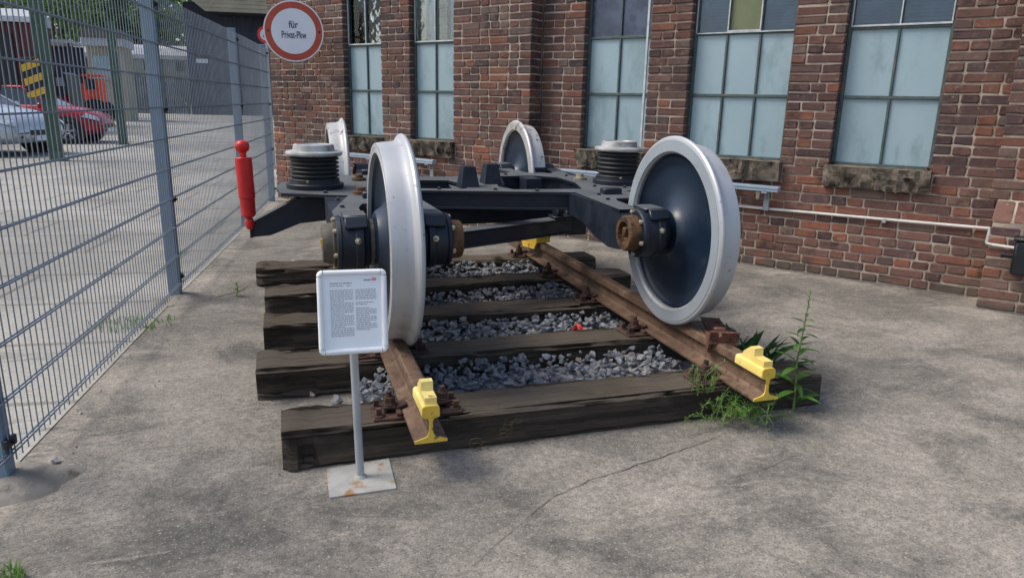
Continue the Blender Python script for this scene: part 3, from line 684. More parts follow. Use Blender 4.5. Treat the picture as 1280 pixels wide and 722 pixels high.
# ------------------------------------------------------------------ bogie
bog = thing('railway_bogie', 'dark blue railway bogie with four silver rimmed wheels standing on a short display track', 'bogie', (0, 2.2, RT))
WR = .46; ZA = RT + WR
def wheel(xs, y, tilt_side, rimmat, ringmat, dx=0.):
    """xs = +1/-1 side; inner face at |x|=.68"""
    X = lambda d: (xs * (.68 + d) + dx)
    def L(prof, seg=72, close=False):
        m_ = MB(); m_.lathe([(d, r) for d, r in prof], (xs * .68 + dx, y, ZA), (xs, 0, 0), seg, close); return m_
    disc = L([(.004, 0), (.004, .088), (-.012, .092), (-.012, .115), (.0, .122), (.022, .150), (.04, .19), (.050, .25), (.050, .33), (.044, .365), (.030, .388), (.022, .394), (.07, .40), (.118, .394), (.104, .385), (.092, .35), (.085, .28), (.088, .21), (.11, .165), (.145, .140), (.155, .118), (.155, .1), (.14, .088), (.14, 0)])
    wo = disc.build('wheel', M['navy_wheel'], bog, 30)
    tyre = L([(.012, .4035), (.0, .413), (.0, .476), (.003, .485), (.010, .4915), (.018, .492), (.026, .486), (.033, .472), (.042, .463), (.054, .4585), (.070, .4565), (.100, .4545), (.125, .451), (.133, .449), (.1345, .440), (.1345, .428), (.1325, .427), (.1325, .423), (.1345, .422), (.1345, .406), (.122, .4035)], 96, True)
    tyre.build('tyre', rimmat, wo, 24)
    ring = L([(-.0025, .414), (-.0025, .4722), (.002, .4725), (.002, .4135)], 96, True); ring.build('inner_ring', ringmat, wo, 24)
    return wo
wheel(-1, .87, 0, M['silver'], M['silver_side'], -.012); wheel(1, .86, 0, M['silver'], M['silver_side'])
wheel(-1, 3.52, 0, M['silver_worn'], M['silver_worn'], -.075)['label'] = 'far left wheel with worn chipped silver tread'
wheel(1, 3.52, 0, M['silver_worn'], M['silver_worn'], -.012)['label'] = 'far right wheel with worn silver tread'
ZP = .875
OUT = [(-.45, 1.99), (0, 1.885), (.52, 1.76), (.475, 1.02), (.60, 1.02), (.62, 1.35), (.655, 1.45), (.835, 1.45), (.87, 1.3), (.87, 1.02), (1.01, 1.02), (1.01, 1.2), (.89, 1.80), (.96, 1.83), (1.25, 1.95), (1.28, 2.3), (1.25, 2.62), (1.0, 2.75), (.9, 2.8),
       (1.01, 3.3), (1.01, 3.40), (.87, 3.40), (.86, 3.15), (.83, 2.98), (.655, 2.98), (.62, 3.1), (.60, 3.40), (.475, 3.40), (.5, 3.05), (.1, 2.84), (-.1, 2.78), (-.56, 2.9), (-.56, 3.40), (-.68, 3.40), (-.71, 3.1), (-.74, 2.98), (-.89, 2.98), (-.93, 3.1), (-.95, 3.40), (-1.08, 3.40), (-1.08, 3.3),
       (-.92, 2.75), (-.98, 2.70), (-1.25, 2.55), (-1.28, 2.25), (-1.25, 1.95), (-.96, 1.83), (-.88, 1.80), (-1.01, 1.2), (-1.01, 1.02), (-.87, 1.02), (-.87, 1.3), (-.835, 1.45), (-.655, 1.45), (-.63, 1.35), (-.61, 1.02), (-.475, 1.02), (-.5, 1.75)]
H1 = [(-.62, 2.12), (-.12, 2.04), (-.06, 2.2), (-.13, 2.54), (-.58, 2.60)]
H2 = [(.12, 2.12), (.17, 1.96), (.64, 1.93), (.74, 2.30), (.74, 2.66), (.60, 2.80), (.28, 2.78)]
WEB = [q for q in OUT if abs(q[0]) < 1.2 or q[1] < 1.5]
def offset(P, d):
    n = len(P); R_ = []
    ar = sum(P[i][0] * P[(i + 1) % n][1] - P[(i + 1) % n][0] * P[i][1] for i in range(n)); sg = 1 if ar > 0 else -1
    for i in range(n):
        a, b, c = Vector(P[i - 1]), Vector(P[i]), Vector(P[(i + 1) % n])
        e1, e2 = (b - a).normalized(), (c - b).normalized(); n1, n2 = Vector((-e1.y, e1.x)) * sg, Vector((-e2.y, e2.x)) * sg
        k = n1 + n2; k = k / max(.35, 1 + n1.dot(n2)); R_.append(tuple(b + k * d))
    return R_
fr = MB(); fr.plate(OUT, [H1, H2], ZP - .018, ZP)
frame = fr.build('frame', M['navy_top'], bog, 20)
fr = MB(); fr.plate(offset(WEB, .022), [offset(H1, -.02), offset(H2, -.02)], .772, ZP - .018); fr.build('web', M['navy'], frame, 20)
fr = MB(); fr.plate(offset(WEB, .004), [offset(H1, -.004), offset(H2, -.004)], .760, .772); fr.build('bottom_flange', M['navy_top'], frame, 20)
# arms deepening towards the axle boxes
for sx, dx in ((1, 0), (-1, -.008)):
    for ya, yw, dd in ((1, .865, 0), (-1, 3.52, -.045 if sx < 0 else 0)):
        for xa, xb in ((.482, .60), (.872, 1.005)):
            P = [(.86, .87), (.20, .87), (.08, .852), (.02, .80), (.03, .70), (.12, .655), (.24, .645), (.42, .668), (.62, .725), (.86, .742)]
            a0, a1 = sorted((sx * xa + dx + dd, sx * xb + dx + dd))
            m_ = MB(); m_.prism([(yw + ya * (u + .05), z) for u, z in P], (0, 0, 0), (0, 1, 0), (0, 0, 1), (1, 0, 0), a0, a1); m_.build('arm', M['navy'], bog, 20)
# axle boxes
def axle_box(x0, x1, y, out, capmat, caplen, capr, hollow, labels=None):
    """box between x0 and x1, cap on the side 'out' (+1/-1)"""
    z = ZA; L = abs(x1 - x0); xs = max(x0, x1) if out > 0 else min(x0, x1); o = Vector((xs, y, z)); ax = (-out, 0, 0)
    m_ = MB(); m_.lathe([(0, .0), (0, .118), (.006, .126), (.02, .128), (.024, .122), (L * .55, .124), (L * .6, .131), (L * .8, .131), (L * .86, .118), (L, .112), (L, 0)], o, ax, 40)
    ab = m_.build('axle_box', M['navy'], bog, 30)
    m_ = MB()
    if hollow: m_.lathe([(.0, .04), (-.028, .042), (-.030, .058), (-.06, .060), (-.06, .084), (-.052, .09), (.0, .094), (0, .04)], o, ax, 28, False)
    else: m_.lathe([(0, .0), (0, .098), (-.012, .1), (-.016, .092), (-caplen * .55, .092), (-caplen, .084), (-caplen, 0)], o, ax, 32)
    c = m_.build('cap', capmat, ab, 30)
    if hollow:
        m_ = MB(); m_.lathe([(-.002, 0), (-.002, .041), (-.004, 0)], o, ax, 20); m_.build('shaft_end', M['dark_trim'], ab, 30)
        m_ = MB(); m_.box(o + Vector((out * .035, .0, .005)), (.05, .03, .05), None, .006); m_.build('shaft_key', M['brown_rust'], ab)
    for k in range(6):
        a = k * pi / 3 + .35; m_ = MB(); p = o + Vector((0, cos(a) * .108, sin(a) * .108)); m_.lathe([(0, 0), (-.0, .012), (-.012, .012), (-.014, .007), (-.018, 0)], p, ax, 6); m_.build('bolt', M['brass'], ab, 25)
    m_ = MB(); yy = y - .126 if y < 2 else y + .126
    m_.lathe([(0, 0), (0, .015), (.012, .015), (.014, .009), (.02, 0)], (xs - out * L * .62, y - .128, z + .03), (0, -1, .1), 6); m_.build('bolt', M['brass'], ab, 25)
    m_ = MB(); m_.box((xs - out * L * .6, y + .02, z + .125), (L * .75, .15, .016), None, .006); m_.box((xs - out * L * .6, y - .09, z + .105), (L * .7, .06, .018), Rx(.9), .005); m_.build('saddle', M['navy_top'], ab)
    return ab
axle_box(.483, .632, .86, -1, M['brown_rust'], .064, .09, True)
axle_box(-.433 - .06, -.632, .87, 1, M['brown_rust'], .05, .09, True)
axle_box(-1.018, -.872, .87, -1, M['olive_cap'], .06, .09, False)
axle_box(1.018, .872, .86, 1, M['olive_cap'], .06, .09, False)
axle_box(.483, .632, 3.52, -1, M['brown_rust'], .064, .09, True); axle_box(-.54, -.69, 3.52, 1, M['brown_rust'], .05, .09, True)
axle_box(-1.08, -.94, 3.52, -1, M['olive_cap'], .06, .09, False); axle_box(1.018, .872, 3.52, 1, M['olive_cap'], .06, .09, False)
for x, y in ((-.85, .87), (.85, .86), (-.905, 3.52), (.85, 3.52)):
    m_ = MB(); m_.lathe([(-.09, 0), (-.09, .08), (.09, .08), (.09, 0)], (x, y, ZA), (1, 0, 0), 24); m_.lathe([(-.018, .08), (-.018, .106), (.0, .106), (.0, .08)], (x, y, ZA), (1, 0, 0), 28); m_.build('stub_axle', M['olive_cap'], bog, 30)
m_ = MB(); m_.box((-1.082, .80, ZA + .02), (.012, .012, .032)); m_.build('tag', M['yellow'], bog, 0)
m_ = MB(); m_.tube([(-.99, 1.10, .83), (-1.03, 1.06, .83), (-1.045, 1.02, .79), (-1.03, .985, .74), (-1.0, .97, .71)], .014, 8); m_.build('hose', M['rubber'], bog, 40)
# air springs
for cx, zoff in ((-1.045, -.012), (1.02, .016)):
    cy = 2.2; z0 = ZP + .0005; H = 1.085 + zoff
    m_ = MB(); m_.lathe([(0, 0), (0, .205), (.006, .21), (.012, .205), (.012, 0)], (cx, cy, z0 - .012), (0, 0, 1), 40); sp = m_.build('air_spring', M['navy_top'], bog, 30)
    m_ = MB(); m_.lathe([(0, .0), (0, .172), (.028, .174), (.034, .166), (.034, .15), (.05, .148), (.05, 0)], (cx, cy, z0), (0, 0, 1), 48); m_.build('spring_seat', M['navy'], sp, 30)
    prof = [(.045, .0), (.045, .140)]; n = 6; hh = (H - z0 - .045)
    for k in range(n):
        for q, r in ((.12, .146), (.35, .149), (.6, .146), (.78, .130), (.95, .129)): prof.append((.045 + hh * (k + q) / n, r))
    prof += [(.045 + hh, .14), (.045 + hh, 0)]
    m_ = MB(); m_.lathe(prof, (cx, cy, z0), (0, 0, 1), 48); m_.build('bellows', M['rubber'], sp, 60)
    m_ = MB(); m_.lathe([(0, 0), (0, .158), (.006, .169), (.014, .172), (.024, .170), (.030, .160), (.032, .126), (.066, .121), (.07, .114), (.070, .102), (.064, .099), (.064, 0)], (cx, cy, H), (0, 0, 1), 56); m_.build('top_plate', M['steelcap'], sp, 30)
    m_ = MB(); m_.tube([(cx - .05, cy - .149, z0 + .055), (cx - .05, cy - .158, z0 + .055)], .008, 8); m_.build('bolt', M['brass'], sp, 30)
# outriggers, left one carries the red damper
for sx in (-1, 1):
    y = 2.03
    P = [(.86, .838), (1.17, .833), (1.43, .692), (1.44, .612), (1.32, .622), (1.15, .688), (.94, .706)]
    m_ = MB(); m_.prism([(sx * a, b) for a, b in P], (0, y, 0), (1, 0, 0), (0, 0, 1), (0, 1, 0), -.035, .035)
    ou = m_.build('outrigger_arm', M['navy'], bog, 20)
    m_ = MB(); m_.prism([(sx * a, b) for a, b in [(1.14, .834), (1.165, .838), (1.435, .697), (1.43, .690), (1.165, .831)]], (0, y, 0), (1, 0, 0), (0, 0, 1), (0, 1, 0), -.05, .05); m_.build('flange', M['navy_top'], ou, 20)
a, b = Vector((-1.434, 1.96, .682)), Vector((-1.446, 1.98, 1.118)); ax = (b - a); Ld = ax.length
m_ = MB(); m_.lathe([(.055, 0), (.055, .027), (.07, .040), (.165, .042), (.168, .0455), (.395, .0465), (.398, .044), (.398, .018), (.43, .02), (.435, .0)], a, ax, 28); dmp = m_.build('damper', M['red'], bog, 30)
m_ = MB(); m_.lathe([(.425, .0), (.425, .02), (.436, .034), (.455, .041), (.474, .039), (.49, .026), (.496, 0)], a, ax, 20); m_.build('eye', M['red'], dmp, 60)
m_ = MB(); m_.lathe([(-.018, 0), (-.012, .018), (.01, .025), (.035, .026), (.05, .02), (.056, 0)], a, ax, 18); m_.build('eye', M['red'], dmp, 60)
m_ = MB(); m_.lathe([(0, 0), (0, .018), (.07, .018), (.07, 0)], a + Vector((0, .06, .01)), (0, -1, 0), 12); m_.lathe([(-.05, 0), (-.05, .008), (0, .008), (0, 0)], a + Vector((.005, 0, -.015)), (0, 0, 1), 8); m_.build('pin', M['dark_trim'], dmp, 30)
# centre bump stops: tapered blocks
for (x, y) in ((-.075, 2.17), (.125, 2.33)):
    m_ = MB(); b0, b1, z0, z1 = .062, .04, ZP - .01, 1.005
    vs = [(x + i * b, y + j * b * 1.2, z) for z, b in ((z0, b0), (z1, b1)) for i, j in ((-1, -1), (1, -1), (1, 1), (-1, 1))]
    m_.add(vs, [(0, 1, 5, 4), (1, 2, 6, 5), (2, 3, 7, 6), (3, 0, 4, 7), (4, 5, 6, 7), (3, 2, 1, 0)])
    for k in (-1, 0, 1): m_.box((x + k * .026, y - .052, z1 - .05), (.008, .012, .11), Rx(-.1))
    m_.build('bump_stop', M['navy'], bog, 15)
m_ = MB(); m_.prism([(-.18, 2.02), (.16, 2.0), (.26, 2.25), (.22, 2.6), (-.12, 2.58)], (0, 0, 0), (1, 0, 0), (0, 1, 0), (0, 0, 1), .79, .845); m_.build('centre_plate', M['navy_top'], bog, 15)
m_ = MB(); m_.prism([(2.10, .86), (2.34, .86), (2.62, .98), (2.62, .86)], (.22, 0, 0), (0, 1, 0), (0, 0, 1), (1, 0, 0), -.012, .012); m_.build('gusset', M['navy'], bog, 15)
for x, y, s in ((.72, 1.66, .09), (.75, 3.1, .09), (-.6, 3.0, .12), (-.75, 1.68, .09)):
    m_ = MB(); m_.box((x, y, ZP + .018), (s * 1.35, .07, .036), None, .005); m_.build('block', M['navy'], bog)
for x, y in ((.86, 2.5), (-.80, 1.86), (-.74, 2.6)):
    m_ = MB(); m_.lathe([(0, 0), (0, .05), (.016, .05), (.018, .03), (.04, .028), (.042, 0)], (x, y, ZP + .0005), (0, 0, 1), 18); m_.build('plug', M['brass'] if x > 0 else M['brown_rust'], bog, 30)
# low cross bars hung below the frame
a, b = Vector((-.52, 1.60, .612)), Vector((.68, 2.13, .612)); d = (b - a); L_ = d.length; ang = math.atan2(d.y, d.x)
m_ = MB(); m_.box((a + b) / 2, (L_, .10, .085), Rz(ang), .004); cb = m_.build('cross_bar', M['navy'], bog)
m_ = MB(); m_.box((a + b) / 2 + Vector((0, 0, .048)), (L_, .12, .010), Rz(ang), .002); m_.build('flange', M['navy_top'], cb)
m_ = MB(); m_.box((a + b) / 2 + Vector((0, 0, -.048)), (L_, .12, .010), Rz(ang), .002); m_.build('flange', M['navy_top'], cb)
m_ = MB(); m_.box((.05, 2.42, .645), (1.15, .14, .105), Rz(.03), .005); cb = m_.build('cross_bar', M['navy'], bog)
m_ = MB(); m_.box((.05, 2.42, .705), (1.17, .17, .012), Rz(.03), .002); m_.build('flange', M['navy_top'], cb)
for x, y, dz in ((.52, 2.05, 0), (.62, 2.10, 0)):
    m_ = MB(); m_.box((x, y, .70), (.05, .10, .085), None, .01); m_.box((x, y, .675), (.09, .13, .018), None, .003); m_.build('bracket', M['navy'], bog)
m_ = MB(); m_.box((.66, 2.15, .64), (.16, .2, .19), None, .01); m_.build('bracket', M['navy'], bog)
for x in (-.45, .6):
    m_ = MB(); m_.box((x, 2.42, .72), (.05, .1, .05)); m_.build('bracket', M['navy'], bog)

# weld beads and bolts on the frame
m_ = MB(); m_.tube([(x, y, .857) for x, y in offset(WEB, .019)] + [(offset(WEB, .019)[0][0], offset(WEB, .019)[0][1], .857)], .006, 5); m_.build('weld_bead', M['navy'], frame, 60)
for x, y in ((.30, 1.86), (.05, 1.95), (-.30, 2.02), (.62, 1.62), (.93, 1.66), (.58, 1.40), (.95, 1.30), (-.95, 1.32), (-.95, 1.62), (-.60, 1.66), (.96, 1.96), (-1.0, 1.93), (1.2, 2.06), (.78, 2.05), (-.80, 2.04), (.85, 2.75), (1.05, 2.62), (.40, 2.88), (.2, 2.82)):
    m_ = MB(); m_.lathe([(0, 0), (0, .016), (.003, .016), (.003, .011), (.012, .011), (.013, .006), (.016, 0)], (x, y, ZP + .0005), (0, 0, 1), 6); m_.build('bolt', M['navy_top'], frame, 25)
# ------------------------------------------------------------------ information sign
inf = thing('information_stand', 'white framed information sheet on a grey pole with square steel base plate', 'sign', (-1.005, .105, 0))
m_ = MB(); m_.prism([(-1.131, -.018), (-.887, -.016), (-.882, .224), (-1.130, .198)], (0, 0, 0), (1, 0, 0), (0, 1, 0), (0, 0, 1), .0, .008); m_.build('base_plate', M['galv'], inf, 20)
m_ = MB(); m_.tube([(-1.008, .103, .008), (-1.012, .112, .30), (-1.016, .12, .62)], .0155, 16); m_.build('pole', M['galv_pole'], inf, 40)
m_ = MB(); m_.lathe([(0, .0), (0, .026), (.006, .022), (.012, .0158)], (-1.008, .103, .008), (0, 0, 1), 16); m_.build('weld', M['galv'], inf, 60)
# board axes: u right, v up the sheet, w towards the reader
O = Vector((-1.014, .098, .672)); rv = Vector((1, -.02, -.012)).normalized(); vv = Vector((-.008, .16, 1)).normalized(); vv = (vv - rv * vv.dot(rv)).normalized(); wv = rv.cross(vv)
BM_ = Matrix((rv, vv, wv)).transposed()
def bp(u, v, w_=0.): return O + rv * u + vv * v + wv * w_
m_ = MB(); m_.box(bp(0, 0, -.006), (.226, .282, .006), BM_); m_.build('back_board', M['galv_pole'], inf, 0)
W2, H2_ = .113, .143; rr = .012
for a, b in (((-W2, -H2_), (W2, -H2_)), ((W2, -H2_), (W2, H2_)), ((W2, H2_), (-W2, H2_)), ((-W2, H2_), (-W2, -H2_))):
    p, q = Vector(a), Vector(b); d = (q - p).normalized(); p = p + d * .013; q = q - d * .013
    m_ = MB(); m_.tube([bp(p.x, p.y, .002), bp(q.x, q.y, .002)], .0105, 14); m_.build('frame_bar', M['white_frame'], inf, 40)
for a in ((-1, -1), (1, -1), (1, 1), (-1, 1)):
    m_ = MB(); c = Vector((a[0] * (W2 - .011), a[1] * (H2_ - .011))); pts = []
    for k in range(7):
        t = k / 6 * pi / 2; pts.append(bp(c.x + a[0] * .011 * sin(t), c.y + a[1] * .011 * cos(t), .002))
    m_.tube(pts, .0108, 12); m_.build('frame_corner', M['white_frame'], inf, 40)
m_ = MB(); m_.box(bp(0, 0, .0), (.206, .266, .003), BM_); m_.build('paper', M['paper'], inf, 0)
m_ = MB(); rt = random.Random(2)
def line(u0, u1, v, hgt):
    u = u0
    while u < u1:
        L = min(rt.uniform(.004, .014), u1 - u); m_.box(bp(u + L / 2, v, .0018), (L, hgt, .0006), BM_); u += L + .0022
line(-.078, .0, .105, .0034); line(-.078, -.03, .096, .0026); line(-.02, -.005, .096, .0026)
for k in range(26): line(-.078, .003 if k % 7 != 6 else -.03, .080 - k * .0066, .0024)
for k in range(6): line(.011, .085, .080 - k * .0066, .0024)
line(.011, .075, .034, .0026); line(.011, .05, .027, .0024)
for k in range(13): line(.011, .085 if k % 4 else .06, .014 - k * .0066, .0024)
m_.build('printed_text', M['ink'], inf, 0); inf.children
m_ = MB(); m_.box(bp(.054, .114, .0018), (.026, .0045, .0006), BM_); m_.build('printed_title', M['ink'], inf, 0)
m_ = MB(); m_.box(bp(.078, .116, .0018), (.016, .010, .0006), BM_, .0); m_.build('printed_emblem', M['pink'], inf, 0)

# ------------------------------------------------------------------ mesh fence
fen = thing('mesh_fence', 'blue grey double rod mesh fence with steel posts along the yard edge', 'fence', FP[1])
rodm = MB(); rodm.tube([(0, 0, .0), (0, 0, 1.95)], .0026, 5); rodme = rodm.mesh('rod', M['fence_rod'], None, 60)
barm = MB(); barm.tube([(0, 0, 0), (1, 0, 0)], .0042, 5); barme = barm.mesh('crossbar', M['fence_rod'], None, 60)
ZB = .115
for i, p in enumerate(FP):
    if i < 4: d = (FP[i + 1] - FP[i]).normalized()
    a = math.atan2(d.y, d.x); lo = p - FP[1]
    m_ = MB(); m_.box((0, 0, 1.04), (.062, .078, 2.08), None, .005); po = link('post', m_.mesh('post', M['fence_post'], None, 30), fen, lo, (0, 0, a))
    m_ = MB(); m_.box((0, 0, 2.084), (.066, .082, .012), None, .004); link('post_cap', m_.mesh('post_cap', M['fence_post'], None, 30), po)
    for z in (ZB + .06, .72, 1.32, 1.98):
        m_ = MB(); m_.box((0, -.048, z), (.072, .018, .036), None, .004); m_.lathe([(0, 0), (0, .009), (.012, .009), (.012, 0)], (0, -.056, z), (0, -1, 0), 6); link('clamp', m_.mesh('clamp', M['dark_trim'], None, 30), po)
nr = 0
for i in range(4):
    p, q = FP[i], FP[i + 1]; d = q - p; L_ = d.length; d = d.normalized(); a = math.atan2(d.y, d.x); nrm = Vector((d.y, -d.x, 0)); off = nrm * .052
    n = int((L_ - .02) / .05); s0 = (L_ - n * .05) / 2
    for k in range(n + 1):
        if i == 0 and k < n - 26: continue
        link('rod', rodme, fen, p - FP[1] + off + d * (s0 + k * .05) + Vector((0, 0, ZB - .02)))
    for k in range(10):
        z = ZB + .02 + k * .2
        for s2 in (-1, 1): link('crossbar', barme, fen, p - FP[1] + off + nrm * s2 * .008 + Vector((0, 0, z)) + d * .0, (0, 0, a), (L_, 1, 1))
for i, p in enumerate(FP[1:4]):
    nx, ny = 14, 8; vs = [(p.x, p.y, .055)]; fs = []
    for j in range(1, 6):
        for k in range(20):
            t = k / 20 * 2 * pi; r = j / 5 * .21 * (1 + .35 * noise.noise(Vector((cos(t) * 1.5 + i * 7, sin(t) * 1.5, 2)))); zz = .055 * (1 - (j / 5) ** 1.6) + .008 * noise.noise(Vector((j * 1.3, t * 2, i)))
            vs.append((p.x + .04 + r * cos(t), p.y + r * .8 * sin(t), max(zz, .003) if j < 5 else -.002))
    fs = [(0, 1 + k, 1 + (k + 1) % 20) for k in range(20)] + [(1 + (j - 1) * 20 + k, 1 + j * 20 + k, 1 + j * 20 + (k + 1) % 20, 1 + (j - 1) * 20 + (k + 1) % 20) for j in range(1, 5) for k in range(20)]
    m_ = MB(); m_.add(vs, fs); o = m_.build('concrete_footing', M['footing'], None, 60); tag(o, ('rough concrete mound round the foot of the nearest fence post', 'rough concrete mound round the fence post beyond the grass tuft', 'rough concrete mound at the fence post behind the red damper')[i], 'footing', 'footings of the fence posts')

# ------------------------------------------------------------------ round sign on the wall
SO = Vector((-1.0236, 7.339, 2.208)); sgn = thing('round_sign', 'round white traffic sign with red ring reading für Privat-Pkw on the brick corner', 'traffic sign', SO)
fwd = (camp - SO); fwd.z = 0; fwd.normalize(); fwd = Rz(-.12) @ fwd; su = Vector((-fwd.y, fwd.x, 0)); sv = Vector((0, 0, 1))
m_ = MB(); m_.lathe([(-.016, 0), (-.016, .355), (.0, .362), (.006, .361), (.006, 0)], SO, fwd, 56); m_.build('plate', M['galv_pole'], sgn, 30)
m_ = MB(); m_.lathe([(.0065, .345), (.0085, .345), (.0085, .3605), (.0065, .3605)], SO, fwd, 56, True); m_.build('white_edge', M['sign_white'], sgn, 30)
m_ = MB(); m_.lathe([(.0065, .268), (.0095, .268), (.0095, .345), (.0065, .345)], SO, fwd, 56, True); m_.build('red_ring', M['sign_red'], sgn, 30)
m_ = MB(); m_.lathe([(.0065, .268), (.0085, .268), (.0085, 0)], SO, fwd, 56); m_.build('white_field', M['sign_white'], sgn, 30)
for s2 in (-1, 1):
    m_ = MB(); m_.lathe([(.0095, 0), (.0095, .014), (.014, .012), (.015, 0)], SO + su * s2 * .307, fwd, 12); m_.build('bolt', M['dark_trim'], sgn, 30)
m_ = MB(); m_.tube([SO + fwd * -.016, SO - fwd * .1 + su * .3, WP(-6.62, -.2, 2.26)], .016, 8); m_.box(WP(-6.62, -.21, 2.26), (.06, .06, .1)); m_.build('bracket', M['galv_pole'], sgn, 40)
def text(body, size, o, right, up, parent, name, mat, sx=1., out=.0005):
    cu = bpy.data.curves.new('tmp_text', 'FONT'); cu.body = body; cu.size = size; cu.align_x = 'CENTER'; cu.align_y = 'CENTER'; cu.extrude = .0008; cu.offset = size * .012
    to = bpy.data.objects.new('tmp_text', cu); COL.objects.link(to); dg = bpy.context.evaluated_depsgraph_get(); me = bpy.data.meshes.new_from_object(to.evaluated_get(dg))
    bpy.data.objects.remove(to); bpy.data.curves.remove(cu)
    f = right.cross(up); mt = Matrix(((right.x * sx, up.x, f.x, o.x), (right.y * sx, up.y, f.y, o.y), (right.z * sx, up.z, f.z, o.z), (0, 0, 0, 1)))
    me.transform(wm(parent).inverted() @ mt); me.materials.clear(); me.materials.append(mat); me.name = name
    return link(name, me, parent)
bpy.context.view_layer.update()
text('für', .118, SO + fwd * .010 + sv * .075, su, sv, sgn, 'lettering', M['black_ink'], .82)
text('Privat-Pkw', .118, SO + fwd * .010 - sv * .045 , su, sv, sgn, 'lettering', M['black_ink'], .58)

# ------------------------------------------------------------------ rusty and yellow scotches, litter, pebbles
def scotch(ox, oy, oz, rz, mat, lab, cat='wheel chock', k=1.25):
    r = thing('wheel_chock', lab, cat, (ox, oy, oz), rz)
    q = MB(); q.prism([(-.22 * k, .004), (.0, .016), (.12, .02), (.12, .0), (-.22 * k, 0)], (0, 0, 0), (0, 1, 0), (0, 0, 1), (1, 0, 0), -.05, .05); q.add([], [])
    link('tongue', q.mesh('tongue', mat, None, 20), r, (0, 0, 0), (0, 0, pi))
    q = MB(); q.prism([(-.06, .0), (.16, .0), (.13, -.055), (-.02, -.055)], (0, 0, 0), (0, 1, 0), (0, 0, 1), (1, 0, 0), .052, .068); link('side_lug', q.mesh('side_lug', mat, None, 20), r, (0, 0, 0), (0, 0, pi))
    q = MB()
    q.prism([(-.02, .014), (.03, .045), (.10, .05), (.16, .03), (.16, .0), (-.02, .0)], (0, 0, 0), (0, 1, 0), (0, 0, 1), (1, 0, 0), -.012, .012)
    for s_ in (-1, 1): q.prism([(-.05, .008), (.16, .045), (.17, .0), (-.05, .0)], (s_ * .062, 0, 0), (0, 1, 0), (0, 0, 1), (1, 0, 0), -.007, .007)
    q.box((0, .165, .035), (.14, .014, .07), Rx(-.3), .004); q.box((0, .06, .002), (.13, .22, .012), None, .003); q.box((.01, .085, .052), (.055, .07, .02), Rx(.2), .006)
    link('stop_block', q.mesh('stop_block', mat, None, 20), r, (0, 0, 0), (0, 0, pi))
    q = MB(); q.tube([(.0, .16, .05), (.03, .22, .07), (.03, .25, .06)], .008, 7); link('handle', q.mesh('handle', mat, None, 40), r, (0, 0, 0), (0, 0, pi))
    return r
scotch(.815, .52, RT - .006, -.42, M['redrust'], 'rusty brown iron wheel chock on the right rail in front of the wheel')
scotch(.70, 3.10, RT + .004, .3, M['yellow'], 'yellow painted wheel chock on the right rail under the bogie', k=.8)
rl = random.Random(8)
def pebble(x, y, r, lab, z=0., mat='white_stone', seed=1):
    me = stone_mesh(seed + 400).copy(); me.materials.clear(); me.materials.append(M[mat])
    o = link('pebble', me, None, (x, y, z + r * .45), (0, 0, seed), (r, r, r)); return tag(o, lab, 'stone', 'loose stones lying about')
pebble(-2.149, .54, .022, 'small grey stone lying by the nearest fence post', seed=1)
pebble(-1.155, .862 + .1, .026, 'white stone between the first two sleepers left of the sign pole', seed=2)
pebble(-1.20, 1.57, .022, 'pale stone between second and third sleeper left of the sign', seed=3)
pebble(-1.28, 2.28, .022, 'pale stone beside the third sleeper behind the sign frame', seed=4)
pebble(-1.20, 4.05, .025, 'pale pebble lying on the concrete beyond the last sleeper', seed=5)
m_ = MB()
for k in range(9):
    c = Vector((.385 + rl.uniform(-.02, .02), 1.30 + rl.uniform(-.02, .02), .125 + rl.uniform(-.01, .02))); R_ = Euler((rl.uniform(-1, 1), rl.uniform(-1, 1), rl.uniform(0, 6))).to_matrix()
    m_.add([c + R_ @ Vector(v) for v in ((-.016, -.012, 0), (0, -.016, .006), (.016, -.01, 0), (.014, .012, .004), (0, .016, -.004), (-.015, .01, .004))], [(0, 1, 4, 5), (1, 2, 3, 4)])
fl = thing('fallen_flower', 'crumpled bright red flower lying on the grey ballast', 'flower', (.385, 1.30, .1)); m_.build('petals', M['litter_red'], fl, 0, False)
m_ = MB(); m_.tube([(.36, 1.28, .11), (.345, 1.25, .108), (.33, 1.24, .1)], .004, 5); m_.build('stem', M['leaf_dark'], fl, 40)

# ------------------------------------------------------------------ weeds
rw = random.Random(21)
def leaf_mesh(name, L, W, mat, droop=.25, n=5):
    vs = []; fs = []
    for i in range(n + 1):
        t = i / n; w_ = W * (sin(pi * min(1, t * .94 + .06)) ** .8) * .5; z = -droop * L * t * t; x = L * t
        vs += [(x, -w_, z + w_ * .35), (x, 0, z), (x, w_, z + w_ * .35)]
    for i in range(n):
        for k in (0, 1): fs.append((i * 3 + k, (i + 1) * 3 + k, (i + 1) * 3 + k + 1, i * 3 + k + 1))
    m_ = MB(); m_.add(vs, fs); return m_.mesh(name, mat, None, 80, False)
def put_leaf(parent, me, p, az, el, s=1.): 
    return link('leaf', me, parent, p, (0, -el, az), (s, s, s))
